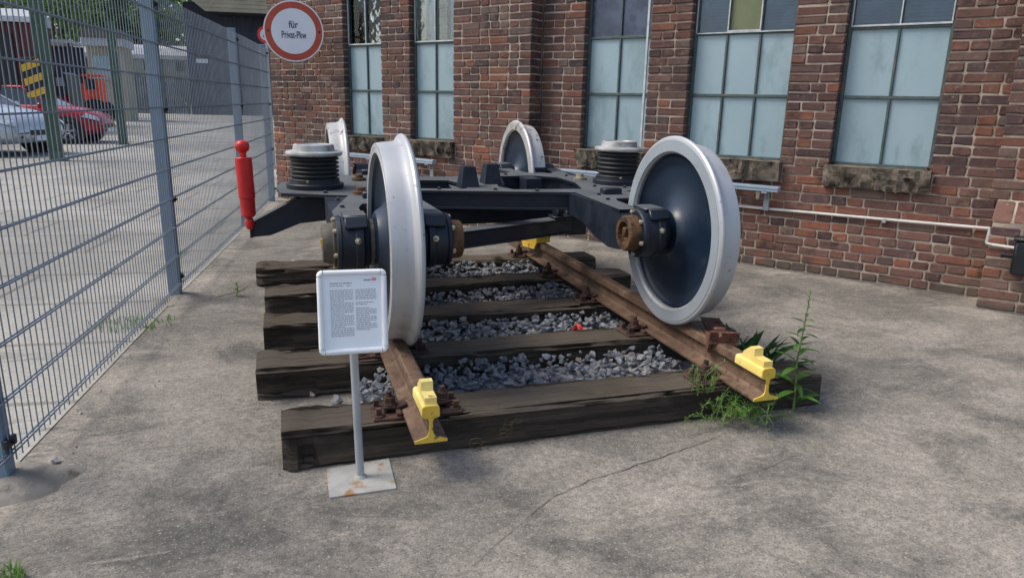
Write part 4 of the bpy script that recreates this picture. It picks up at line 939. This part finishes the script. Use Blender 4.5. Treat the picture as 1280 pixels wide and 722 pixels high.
# tall weed at the end of the front sleeper
tw = thing('tall_weed', 'tall thin weed with narrow leaves rising at the right end of the front sleeper', 'weed', (1.06, .20, 0))
stem = [(0, 0, 0), (.004, .01, .12), (.0, .02, .25), (.012, .02, .38), (.03, .03, .50), (.045, .04, .60)]
m_ = MB(); m_.tube(stem, [.006, .0055, .005, .004, .003, .002], 6); link('stem', m_.mesh('stem', M['stem'], None, 60), tw)
LM = [leaf_mesh('leaf', 1, .27, M['leaf_mid'], .3), leaf_mesh('leaf', 1, .23, M['leaf_dark'], .45)]
for k in range(30):
    t = .08 + .75 * k / 30; q = t * 5 * .92; i = min(4, int(q)); p = Vector(stem[i]).lerp(Vector(stem[i + 1]), q - i)
    put_leaf(tw, LM[k % 2], p, k * 2.4 + rw.uniform(-.3, .3), rw.uniform(.15, .7), (.15 - .10 * t) * rw.uniform(.8, 1.15))
for k in range(10):
    t = .82 + .18 * k / 10; q = t * 4.9; i = min(4, int(q)); p = Vector(stem[i]).lerp(Vector(stem[i + 1]), q - i); put_leaf(tw, LM[0], p, k * 2.4, rw.uniform(.4, 1.1), .028)
bw = thing('broad_leaf_weed', 'dark green leafy weed growing behind the right rail end near the rusty chock', 'weed', (1.02, .62, .05))
LM2 = [leaf_mesh('leaf', 1, .17, M['leaf_dark'], .35), leaf_mesh('leaf', 1, .14, M['leaf_dark'], .2)]
for k in range(46):
    put_leaf(bw, LM2[k % 2], (rw.uniform(-.12, .14), rw.uniform(-.22, .1), rw.uniform(0, .10)), rw.uniform(0, 6.3), rw.uniform(.5, 1.4), rw.uniform(.14, .27))
fw = thing('feathery_weed', 'feathery light green weed spilling over the front sleeper left of the yellow rail end', 'weed', (.66, .20, 0))
m_ = MB(); lm = MB()
for k in range(30):
    a = rw.uniform(-2.9, 1.0); x0 = rw.uniform(-.10, .22); y0 = rw.uniform(-.05, .03); L = rw.uniform(.12, .34); up = rw.uniform(.03, .20); pts = []
    for j in range(6):
        t = j / 5; pts.append(Vector((x0 + cos(a) * L * t * .7 , y0 + sin(a) * L * t * .6 - .03, .02 + up * sin(t * 2.6) * .85)))
    m_.tube(pts, [.0022, .002, .0018, .0015, .0012, .0008], 4)
    for j in range(34):
        t = rw.uniform(.15, 1); q = t * 5; i = min(4, int(q)); p = pts[i].lerp(pts[i + 1], q - i); R_ = Euler((rw.uniform(-.6, .6), rw.uniform(-1.2, .3), rw.uniform(0, 6.3))).to_matrix(); l_ = rw.uniform(.014, .034)
        lm.add([p, p + R_ @ Vector((l_ * .5, .0022, 0)), p + R_ @ Vector((l_, 0, 0)), p + R_ @ Vector((l_ * .5, -.0022, 0))], [(0, 1, 2, 3)])
for k in range(7):
    p0 = Vector((rw.uniform(-.18, -.02), rw.uniform(.0, .06), .14)); pts = [p0 + Vector((rw.uniform(-.02, .02) * j, 0, .045 * j)) for j in range(4)]; m_.tube(pts, .0018, 4)
    for j in range(26):
        p = pts[0].lerp(pts[-1], rw.random()); R_ = Euler((rw.uniform(-.6, .6), rw.uniform(-1.2, .3), rw.uniform(0, 6.3))).to_matrix(); l_ = rw.uniform(.014, .03); lm.add([p, p + R_ @ Vector((l_ * .5, .0025, 0)), p + R_ @ Vector((l_, 0, 0)), p + R_ @ Vector((l_ * .5, -.0025, 0))], [(0, 1, 2, 3)])
link('stems', m_.mesh('stems', M['stem'], None, 60), fw); link('foliage', lm.mesh('foliage', M['leaf_bright'], None, 0, False), fw)
sw = thing('small_weed', 'small bright green weed in the pavement crack beside the far sleepers', 'weed', (-1.604, 2.986, 0))
m_ = MB(); m_.tube([(0, 0, 0), (.005, 0, .05), (0, .005, .10)], .003, 5); link('stem', m_.mesh('stem', M['stem'], None, 60), sw)
LM3 = leaf_mesh('leaf', 1, .42, M['leaf_bright'], .3)
for k in range(16): put_leaf(sw, LM3, (rw.uniform(-.008, .008), rw.uniform(-.008, .008), .01 + .1 * k / 16), k * 2.4, rw.uniform(.0, .8), rw.uniform(.025, .05))
def tuft(name, lab, x, y, n, hgt, spread, mat):
    m_ = MB()
    for k in range(n):
        a = rw.uniform(0, 6.3); r = spread * math.sqrt(rw.random()); p = Vector((r * cos(a) * 1.6, r * sin(a), 0)); d = Vector((rw.uniform(-.6, .6), rw.uniform(-.6, .6), 1)).normalized() * hgt * rw.uniform(.5, 1.1); s_ = Vector((-d.y, d.x, 0)).normalized() * .003
        m_.add([p - s_, p + s_, p + d * .6 + s_ * .7, p + d * .6 - s_ * .7, p + d + Vector((d.x, d.y, 0)) * .4], [(0, 1, 2, 3), (3, 2, 4)])
    o = link(name, m_.mesh(name, mat, None, 0, False), None, (x, y, 0)); return tag(o, lab, 'grass', 'grass tufts along the fence', 'stuff')
tuft('grass_tuft', 'low grass tuft under the fence before the second post', -2.20, 2.40, 170, .05, .16, M['leaf_mid'])
tuft('grass_tuft', 'green grass tuft in the bottom left picture corner', -2.13, -.235, 150, .05, .07, M['leaf_bright'])
dw = thing('dry_weed', 'dry curled straw coloured weed hanging on the front sleeper face', 'weed', (-.42, .23, 0)); m_ = MB()
for k in range(9):
    c = Vector((rw.uniform(-.02, .04) + k * .006, -.010 + rw.uniform(-.012, .004), .045 + k * .009)); r = rw.uniform(.005, .016); a0 = rw.uniform(0, 6); pts = [c + Vector((r * cos(a0 + j * .8) * (1 + j * .12), rw.uniform(-.004, .004), r * sin(a0 + j * .8))) for j in range(7)]; m_.tube(pts, .0007, 4)
link('stalks', m_.mesh('stalks', M['straw'], None, 60), dw)
m_ = MB()
for k in range(5):
    c = Vector((-.085 + rw.uniform(-.03, .03), -.02, rw.uniform(.005, .04))); r = rw.uniform(.012, .024); a0 = rw.uniform(0, 6); m_.tube([c + Vector((r * cos(a0 + j * .8) * (1 + j * .12), rw.uniform(-.004, .004), r * sin(a0 + j * .8))) for j in range(6)], .0015, 4)
link('curls', m_.mesh('curls', M['straw'], None, 60), dw)

# loose grit lying on the slab
gm = MB(); rg = random.Random(4)
for k in range(420):
    t = rg.random()
    if t < .35: x, y = rg.uniform(-1.5, 1.4), SLP[rg.randrange(5)][0] - abs(rg.gauss(0, .05)) - .01
    elif t < .6: f_ = rg.random(); p = FP[1].lerp(FP[3], f_); x, y = p.x + abs(rg.gauss(0, .16)) - .05, p.y
    elif t < .75: s_ = rg.uniform(-3, 1); p = WP(s_, -abs(rg.gauss(0, .06)) - .02, 0); x, y = p.x, p.y
    else: x, y = rg.uniform(-2.2, 2.6), rg.uniform(-1.2, 4)
    r = rg.uniform(.002, .0065) if t < .75 else rg.uniform(.0015, .004); me = SM[rg.randrange(16)]; R_ = Euler((rg.uniform(0, 6), rg.uniform(0, 6), 0)).to_matrix() * r
    gm.add([R_ @ q.co + Vector((x, y, r * .4)) for q in me.vertices], [tuple(p.vertices) for p in me.polygons])
go = link('grit', gm.mesh('grit', M['footing'], None, 0)); tag(go, 'fine loose grit scattered over the worn concrete', 'grit', None, 'stuff')
# ------------------------------------------------------------------ yard beyond the fence
def car(lab, cx, cy, rz, paint, cname='parked_car'):
    r = thing(cname, lab, 'car', (cx, cy, .004), rz, 'cars parked beyond the fence'); r.scale = (1.06, 1.06, 1.06)
    ST = [(-2.05, .45, .80, .84, .66), (-1.97, .34, .93, .97, .78), (-1.5, .24, .97, 1.01, .85), (-.6, .2, .96, .99, .865), (.3, .2, .95, .98, .865), (.95, .21, .93, .99, .86), (1.35, .22, .87, .94, .85), (1.7, .24, .78, .86, .80), (1.9, .27, .68, .77, .72), (2.0, .31, .60, .66, .62), (2.05, .38, .52, .55, .5)]
    vs = []; n = 12
    for x, zb, zs, zt, w_ in ST:
        half = [(w_ * .80, zb), (w_ * .97, zb + .10), (w_, (zb + zs) / 2), (w_ * .98, zs - .07), (w_ * .9, zs + .01), (w_ * .45, zt)]
        vs += [(x, -y, z) for y, z in half] + [(x, y, z) for y, z in reversed(half)]
    fs = [(i * n + k, i * n + (k + 1) % n, (i + 1) * n + (k + 1) % n, (i + 1) * n + k) for i in range(len(ST) - 1) for k in range(n)] + [tuple(range(n)), tuple(range((len(ST) - 1) * n, len(ST) * n))]
    q = MB(); q.add(vs, fs); link('body', q.mesh('body', paint, None, 40), r)
    lo = [(-1.93, .70, .97), (.98, .76, .97)]; up = [(-1.35, .54, 1.44), (-.9, .57, 1.49), (-.2, .57, 1.49), (.18, .55, 1.44)]
    q = MB(); vs = []
    for x, w_, z in (lo[0],) + tuple(up) + (lo[1],): vs += [(x, -w_, z), (x, w_, z)]
    vs += [(-.9, -.74, .97), (-.9, .74, .97), (-.2, -.75, .97), (-.2, .75, .97)]
    q.add(vs, [(0, 2, 3, 1), (8, 10, 11, 9), (0, 12, 4, 2), (12, 14, 6, 4), (14, 10, 8, 6), (1, 3, 5, 13), (13, 5, 7, 15), (15, 7, 9, 11), (2, 4, 5, 3), (4, 6, 7, 5), (6, 8, 9, 7)])
    link('windows', q.mesh('windows', M['car_glass'], None, 30), r)
    q = MB()
    for a, b in zip(up[:-1], up[1:]): q.add([(a[0], -a[1], a[2] + .012), (a[0], a[1], a[2] + .012), (b[0], b[1], b[2] + .012), (b[0], -b[1], b[2] + .012)], [(0, 1, 2, 3)])
    for s in (-1, 1):
        for a, b in (((.97, .765, .965), (.18, .56, 1.45)), ((-.35, .755, .965), (-.3, .58, 1.49)), ((-1.92, .71, .965), (-1.35, .55, 1.45)), ((.18, .56, 1.452), (-1.35, .55, 1.452)), ((.97, .765, .965), (-1.92, .715, .965))):
            q.tube([(a[0], s * a[1], a[2]), (b[0], s * b[1], b[2])], .028, 6)
    link('roof', q.mesh('roof', paint, None, 40), r)
    for s in (-1, 1):
        q = MB(); q.add([(1.62, s * .83, .70), (1.90, s * .735, .62), (1.985, s * .60, .585), (1.93, s * .55, .69), (1.70, s * .72, .80)], [(0, 1, 2, 3, 4)]); q.v = [v + Vector((.03, s * .025, .015)) for v in q.v]; link('headlight', q.mesh('headlight', M['lamp'], None, 0), r)
        q = MB(); q.box((.72, s * .93, .99), (.13, .17, .13), None, .035); link('mirror', q.mesh('mirror', paint, None, 40), r)
        q = MB(); q.box((-.35, s * .872, .84), (.2, .02, .03), None, .006); link('door_handle', q.mesh('door_handle', paint, None, 40), r)
        q = MB(); q.box((1.98, s * .46, .40), (.05, .17, .09), Rz(-s * .4), .02); link('fog_light', q.mesh('fog_light', M['dark_trim'], None, 30), r)
    q = MB(); q.box((2.035, 0, .47), (.05, .7, .12), None, .02); link('grille', q.mesh('grille', M['dark_trim'], None, 30), r)
    q = MB(); q.box((2.062, 0, .36), (.012, .50, .10)); link('number_plate', q.mesh('number_plate', M['sign_white'], None, 0), r)
    for x in (-1.28, 1.28):
        for s in (-1, 1):
            q = MB(); q.lathe([(-.2, .0), (-.2, .385), (.014, .385), (.014, 0)], (x, s * .862, .34), (0, s, 0), 24); link('wheel_arch', q.mesh('wheel_arch', M['dark_trim'], None, 30), r)
            q = MB(); q.lathe([(-.16, .2), (-.16, .3), (-.13, .318), (.02, .318), (.035, .3), (.03, .22), (.03, .2)], (x, s * .862, .318), (0, s, 0), 28); wo = link('wheel', q.mesh('wheel', M['tyre'], None, 30), r)
            q = MB(); q.lathe([(.0, .0), (.03, .05), (.02, .06), (-.02, .06)], (x, s * .862, .318), (0, s, 0), 16); q.lathe([(.03, .195), (.03, .22), (-.05, .2), (-.05, .19)], (x, s * .862, .318), (0, s, 0), 24, True)
            for k in range(5): q.box(Vector((x, s * .872, .318)) + Matrix.Rotation(k * 1.2566, 3, 'Y') @ Vector((0, 0, .125)), (.05, .02, .15), Matrix.Rotation(k * 1.2566, 3, 'Y'))
            link('rim', q.mesh('rim', M['rim'], None, 30), wo)
    return r
car('silver parked car with its front to the green post, in front of the red car', -8.62, 17.72, -.42, M['car_silver']).scale = (1.16, 1.16, 1.12)
car('dark red parked car seen from its right side behind the silver car', -8.28, 22.1, -.10, M['car_red'])
def hsection(name, lab, x, y, zt, wd):
    r = thing(name, lab, 'post', (x, y, 0), .2, 'green steel posts in the yard'); q = MB(); w_ = wd / 2
    q.prism([(-w_, -w_), (w_, -w_), (w_, -w_ + .02), (.012, -w_ + .02), (.012, w_ - .02), (w_, w_ - .02), (w_, w_), (-w_, w_), (-w_, w_ - .02), (-.012, w_ - .02), (-.012, -w_ + .02), (-w_, -w_ + .02)], (0, 0, 0), (1, 0, 0), (0, 1, 0), (0, 0, 1), 0, zt); link('column', q.mesh('column', M['green_post'], None, 0), r)
    q = MB(); q.box((0, 0, .01), (wd * 1.5, wd * 1.5, .02)); link('base_plate', q.mesh('base_plate', M['green_post'], None, 0), r); return r
hsection('green_post', 'thick green steel post carrying the black and yellow hazard board', -5.86, 15.25, 5.2, .27)
hsection('green_post', 'thinner green steel post farther back beside the orange tractor', -5.62, 20.95, 3.35, .25)
hz = thing('hazard_board', 'black and yellow striped hazard board on the green post', 'sign', (-5.98, 15.02, 1.3)); q = MB(); q.box((-6.03, 15.02, 1.70), (.33, .02, .78), Ry(-.06), .004); q.build('board', M['hazard'], hz, 0)
q = MB(); q.box((-5.93, 15.05, 1.75), (.12, .03, .05)); q.build('bracket', M['galv_pole'], hz, 0)
# goods wagon, red brown
r = thing('goods_wagon', 'dark red brown railway goods wagon with pale roof at the left edge', 'railway wagon', (-12.6, 28, 0))
q = MB(); q.box((-12.75, 28.2, 2.45), (7.0, 2.4, 2.5), None, .03); q.build('body', M['wagon_red'], r, 0)
q = MB(); q.prism([(-1.3, 3.68), (1.3, 3.68), (1.25, 3.86), (.8, 4.1), (0, 4.2), (-.8, 4.1), (-1.25, 3.86)], (-16.3, 28.2, 0), (0, 1, 0), (0, 0, 1), (1, 0, 0), 0, 7.12); q.build('roof', M['wagon_roof'], r, 30)
q = MB(); q.box((-12.75, 28.2, 1.05), (7.0, 2.2, .3)); q.build('chassis', M['dark_trim'], r, 0)
for x in (-15.2, -10.4):
    for s in (-1, 1):
        q = MB(); q.lathe([(-.06, 0), (-.06, .5), (.06, .5), (.06, 0)], (x, 28.2 + s * .75, .52), (0, 1, 0), 24); q.build('wheel', M['dark_trim'], r, 30)
q = MB()
for k in range(14): q.box((-16.1 + k * .5, 26.985, 2.45), (.06, .03, 2.4))
tag(q.build('side_ribs', M['wagon_red'], r, 0), kind='stuff')
q = MB(); q.box((-10.05, 26.97, 2.3), (.55, .05, 2.0)); q.build('door', M['dark_trim'], r, 0)
# beige coach behind the plank fence
r = thing('old_coach', 'beige old railway coach with pale rounded roof above the plank fence', 'railway wagon', (-11, 63, 0))
q = MB(); q.box((-12.0, 63.4, 2.6), (8.0, 2.6, 3.0), None, .04); q.build('body', M['wagon_beige'], r, 0)
q = MB(); q.prism([(-1.45, 4.08), (1.45, 4.08), (1.4, 4.4), (.9, 4.95), (0, 5.2), (-.9, 4.95), (-1.4, 4.4)], (-16.1, 63.4, 0), (0, 1, 0), (0, 0, 1), (1, 0, 0), 0, 8.3); q.build('roof', M['wagon_roof'], r, 30)
for x in (-15.0, -12.75, -11.0, -8.75):
    q = MB(); q.box((x, 62.09, 3.58), (.74, .05, .78), None, .02); f_ = q.build('window', M['wagon_beige'], r, 0)
    q = MB(); q.box((x, 62.05, 3.58), (.6, .03, .66)); q.build('pane', M['car_glass'], f_, 0)
for x in (-14.5, -9.5):
    for s in (-1, 1):
        q = MB(); q.lathe([(-.06, 0), (-.06, .5), (.06, .5), (.06, 0)], (x, 63.4 + s * .75, .55), (0, 1, 0), 20); q.build('wheel', M['dark_trim'], r, 30)
r = thing('plank_fence', 'grey weathered upright plank fence in front of the beige coach', 'fence', (-11, 60, 0))
for k in range(26):
    q = MB(); hh = 2.75 + U(-.12, .12); q.box((0, 0, hh / 2), (.25, .03, hh)); link('plank', q.mesh('plank', M['grey_board'], None, 0), r, (-3.9 + k * .27, U(-.012, .012), 0), (0, U(-.02, .02), 0))
for z in (.6, 2.2):
    q = MB(); q.box((-.5, .05, z), (7.1, .05, .12)); link('rail', q.mesh('rail', M['grey_board'], None, 0), r)
# dark barn with cream gable
r = thing('dark_barn', 'large dark boarded barn with a cream boarded canopy beside the brick building', 'building', (-4.5, 58, 0))
q = MB(); q.box((-3.6, 61.0, 4.0), (8.2, 5.8, 8.0)); q.build('wall', M['barn_dark'], r, 0)
for k in range(27):
    hh = 7.1 + .1 * (k % 2); q = MB(); q.box((0, 0, 0), (.285, .05, hh)); link('board', q.mesh('board', M['barn_dark'], None, 0), r, (-3.05 + k * .3, .06 + U(-.01, .01), hh / 2), (0, 0, 0))
for k in range(7):
    q = MB(); x0 = -6.02 - k * .34; q.prism([(x0, 7.22 + k * .27), (.8, 7.30 + k * .27), (.8, 7.55 + k * .27), (x0 - .32, 7.475 + k * .27)], (0, 55.9, 0), (1, 0, 0), (0, 0, 1), (0, 1, 0), -.03 - .01 * (k % 2), .03); q.build('gable_board', M['cream'], r, 0)
q = MB(); q.prism([(55.9, 7.28), (58.2, 7.28), (58.2, 9.2), (55.98, 9.2)], (0, 0, 0), (0, 1, 0), (0, 0, 1), (1, 0, 0), -5.6, .78); q.build('canopy', M['barn_dark'], r, 0)
q = MB(); q.prism([(-9.2, 9.0), (1.2, 9.0), (-3.6, 11.6)], (0, 57, 0), (1, 0, 0), (0, 0, 1), (0, 1, 0), 0, 7.2); q.build('roof', M['slate'], r, 0)
q = MB(); q.box((-6.7, 57.98, 3.9), (.8, .04, .3)); q.build('notice', M['sign_white'], r, 0)
# hut, shelter, van, tractor
r = thing('small_hut', 'small pale hut with dark roof behind the thinner green post', 'building', (-9.7, 41, 0))
q = MB(); q.box((-9.75, 42, 1.9), (1.7, 2.4, 3.8)); q.build('wall', M['cream'], r, 0)
q = MB(); q.box((-9.95, 40.77, 2.7), (.9, .06, 1.3), None, .02); f_ = q.build('window', M['wagon_beige'], r, 0)
q = MB(); q.box((-9.95, 40.73, 2.7), (.74, .03, 1.12)); q.build('pane', M['pane'], f_, 0)
q = MB(); q.box((-9.75, 41.9, 3.95), (1.95, 3.0, .42), None, .03); q.build('eaves', M['wagon_roof'], r, 0)
q = MB(); q.prism([(-10.75, 4.16), (-8.75, 4.16), (-9.0, 4.6), (-10.5, 4.6)], (0, 40.3, 0), (1, 0, 0), (0, 0, 1), (0, 1, 0), 0, 3.2); q.build('roof', M['slate'], r, 0)
r = thing('flat_roof_shelter', 'small shelter with thin white flat roof between red wagon and green post', 'shelter', (-9.9, 33, 0))
q = MB(); q.box((-9.95, 33, 3.40), (1.5, 2.4, .12)); q.build('roof', M['wagon_roof'], r, 0)
q = MB(); q.box((-9.95, 34.1, 1.66), (1.4, .08, 3.3)); q.build('back_wall', M['barn_dark'], r, 0)
for x in (-10.6, -9.3):
    q = MB(); q.box((x, 31.95, 1.66), (.08, .08, 3.34)); q.build('post', M['dark_trim'], r, 0)
r = thing('dark_van', 'dark grey van standing behind the green post and the red car', 'van', (-9.66, 30, .004))
q = MB(); q.prism([(-.82, .35), (.82, .35), (.84, 1.2), (.74, 2.08), (.6, 2.16), (-.6, 2.16), (-.74, 2.08), (-.84, 1.2)], (-9.66, 0, .004), (1, 0, 0), (0, 0, 1), (0, 1, 0), 29.4, 31.3); q.build('body', M['grey_van'], r, 20)
q = MB(); q.prism([(-.7, 1.64), (.7, 1.64), (.66, 1.95), (-.66, 1.95)], (-9.66, 0, .004), (1, 0, 0), (0, 0, 1), (0, 1, 0), 29.37, 29.39); q.build('rear_window', M['lamp'], r, 0)
q = MB(); q.box((-9.66, 29.36, .5), (1.66, .14, .2), None, .04); q.build('bumper', M['dark_trim'], r, 0)
for s in (-1, 1):
    q = MB(); q.box((-9.66 + s * .72, 29.38, 1.15), (.14, .04, .4), None, .02); q.build('tail_light', M['car_red'], r, 0)
    for y in (29.8, 31.0):
        q = MB(); q.lathe([(-.1, 0), (-.1, .3), (.1, .3), (.1, 0)], (-9.66 + s * .72, y, .304), (1, 0, 0), 20); q.build('wheel', M['tyre'], r, 30)
r = thing('orange_tractor', 'small bright orange tractor standing behind the red car', 'tractor', (-9.6, 34.5, .004))
q = MB(); q.prism([(-.75, .9), (.1, .9), (.1, 1.75), (-.1, 1.82), (-.65, 1.62), (-.78, 1.4)], (-9.35, 0, 0), (1, 0, 0), (0, 0, 1), (0, 1, 0), 34.0, 34.7); q.build('hood', M['orange'], r, 20)
q = MB(); q.box((-9.0, 34.35, 1.5), (.62, .95, 1.05), None, .06); q.box((-9.0, 34.35, 2.15), (.8, 1.15, .1), None, .03); q.build('cab', M['orange'], r, 0)
q = MB(); q.box((-9.08, 33.868, 1.78), (.36, .02, .42)); q.build('cab_window', M['car_glass'], r, 0)
for x, rr in ((-10.0, .38), (-9.0, .58)):
    for s in (-1, 1):
        q = MB(); q.lathe([(-.14, .15), (-.14, rr), (.14, rr), (.14, .15), (.05, 0), (-.05, 0)], (x, 34.35 + s * .55, rr), (0, 1, 0), 24); q.build('wheel', M['tyre'], r, 30)
q = MB(); q.tube([(-9.8, 34.2, 1.7), (-9.8, 34.2, 2.1)], .03, 8); q.build('exhaust', M['dark_trim'], r, 30)
# far small traffic sign
r = thing('small_round_sign', 'small round red ringed traffic sign half hidden behind the big round sign', 'traffic sign', (-1.43, 13, 0))
q = MB(); q.tube([(-1.43, 13.03, 0), (-1.43, 13.03, 2.72)], .03, 10); q.build('pole', M['galv_pole'], r, 40)
c = Vector((-1.43, 13, 2.58)); f0 = Vector((0, -1, 0))
q = MB(); q.lathe([(0, 0), (0, .16), (.01, .16), (.01, 0)], c, f0, 32); q.build('plate', M['sign_white'], r, 30)
q = MB(); q.lathe([(.0105, .11), (.0125, .11), (.0125, .16), (.0105, .16)], c, f0, 32, True); q.build('red_ring', M['litter_red'], r, 30)
q = MB(); q.box(c + Vector((0, -.013, -.03)), (.1, .004, .04)); q.build('emblem', M['black_ink'], r, 0)
# trees
rtree = random.Random(31)
def tree(x, y, hgt, rad_, lab, n=4200, leaf=.56, z0=1.2, group='trees behind the yard'):
    r = thing('broadleaf_tree', lab, 'tree', (x, y, 0), 0, group); q = MB()
    q.tube([(0, 0, 0), (.1, 0, hgt * .3), (-.05, .1, hgt * .6), (.1, .1, hgt * .85)], [hgt * .028, hgt * .02, hgt * .012, .03], 8)
    for k in range(7):
        a = rtree.uniform(0, 6.3); z = hgt * rtree.uniform(.25, .6); e = Vector((cos(a) * rad_ * .8, sin(a) * rad_ * .8, z + hgt * .2)); q.tube([(0, 0, z), e * .5 + Vector((0, 0, z * .5)), e], [.1, .06, .02], 5)
    link('trunk', q.mesh('trunk', M['bark'], None, 60), r)
    blobs = []
    for k in range(13):
        a = rtree.uniform(0, 6.3); t = rtree.random(); rr = rad_ * (.35 + .65 * sin(pi * (.15 + .8 * t))) * rtree.uniform(.3, .8); blobs.append((Vector((cos(a) * rr, sin(a) * rr, z0 + (hgt - z0) * t)), rad_ * rtree.uniform(.28, .5)))
    vs = []; fs = []
    for k in range(n):
        c, br = blobs[k % 13]; d = Vector((rtree.gauss(0, 1), rtree.gauss(0, 1), rtree.gauss(0, .8))).normalized() * br * rtree.random() ** .4; p = c + d
        R_ = Euler((rtree.uniform(0, 6), rtree.uniform(0, 6), rtree.uniform(0, 6))).to_matrix(); s = leaf * rtree.uniform(.6, 1.3); b = len(vs)
        vs += [p + R_ @ Vector(v) for v in ((-s * .5, 0, 0), (0, -s * .3, 0), (s * .5, 0, .1 * s), (0, s * .3, 0))]; fs.append((b, b + 1, b + 2, b + 3))
    q = MB(); q.v = vs; q.f = fs; link('crown', q.mesh('crown', M['leaf_tree'], None, 0, False), r)
for x, y, hg, rd, lab in ((-33, 78, 13, 6, 'dark green tree behind the red wagon, leftmost in view'), (-26, 74, 11, 5.5, 'bushy tree above the red wagon roof'), (-21, 80, 14, 6, 'tall tree behind the striped hazard board'), (-16.5, 76, 12, 5, 'green tree left of the coach roof'),
                          (-11.5, 74, 13, 5, 'broad tree directly behind the beige coach'), (-7.5, 82, 13, 5, 'tree behind the coach beside the barn'), (-14, 90, 16, 6.5, 'tallest tree in the back row over the coach'), (-24, 92, 17, 7, 'tall tree in the back row over the hut')):
    tree(x, y, hg, rd, lab)
tree(-13.5, 47, 7.5, 2.6, 'mid green small tree between hut and red wagon', 2000, .28)
tree(-19, 52, 9, 3.4, 'dense green tree behind the red wagon end', 2200, .32)
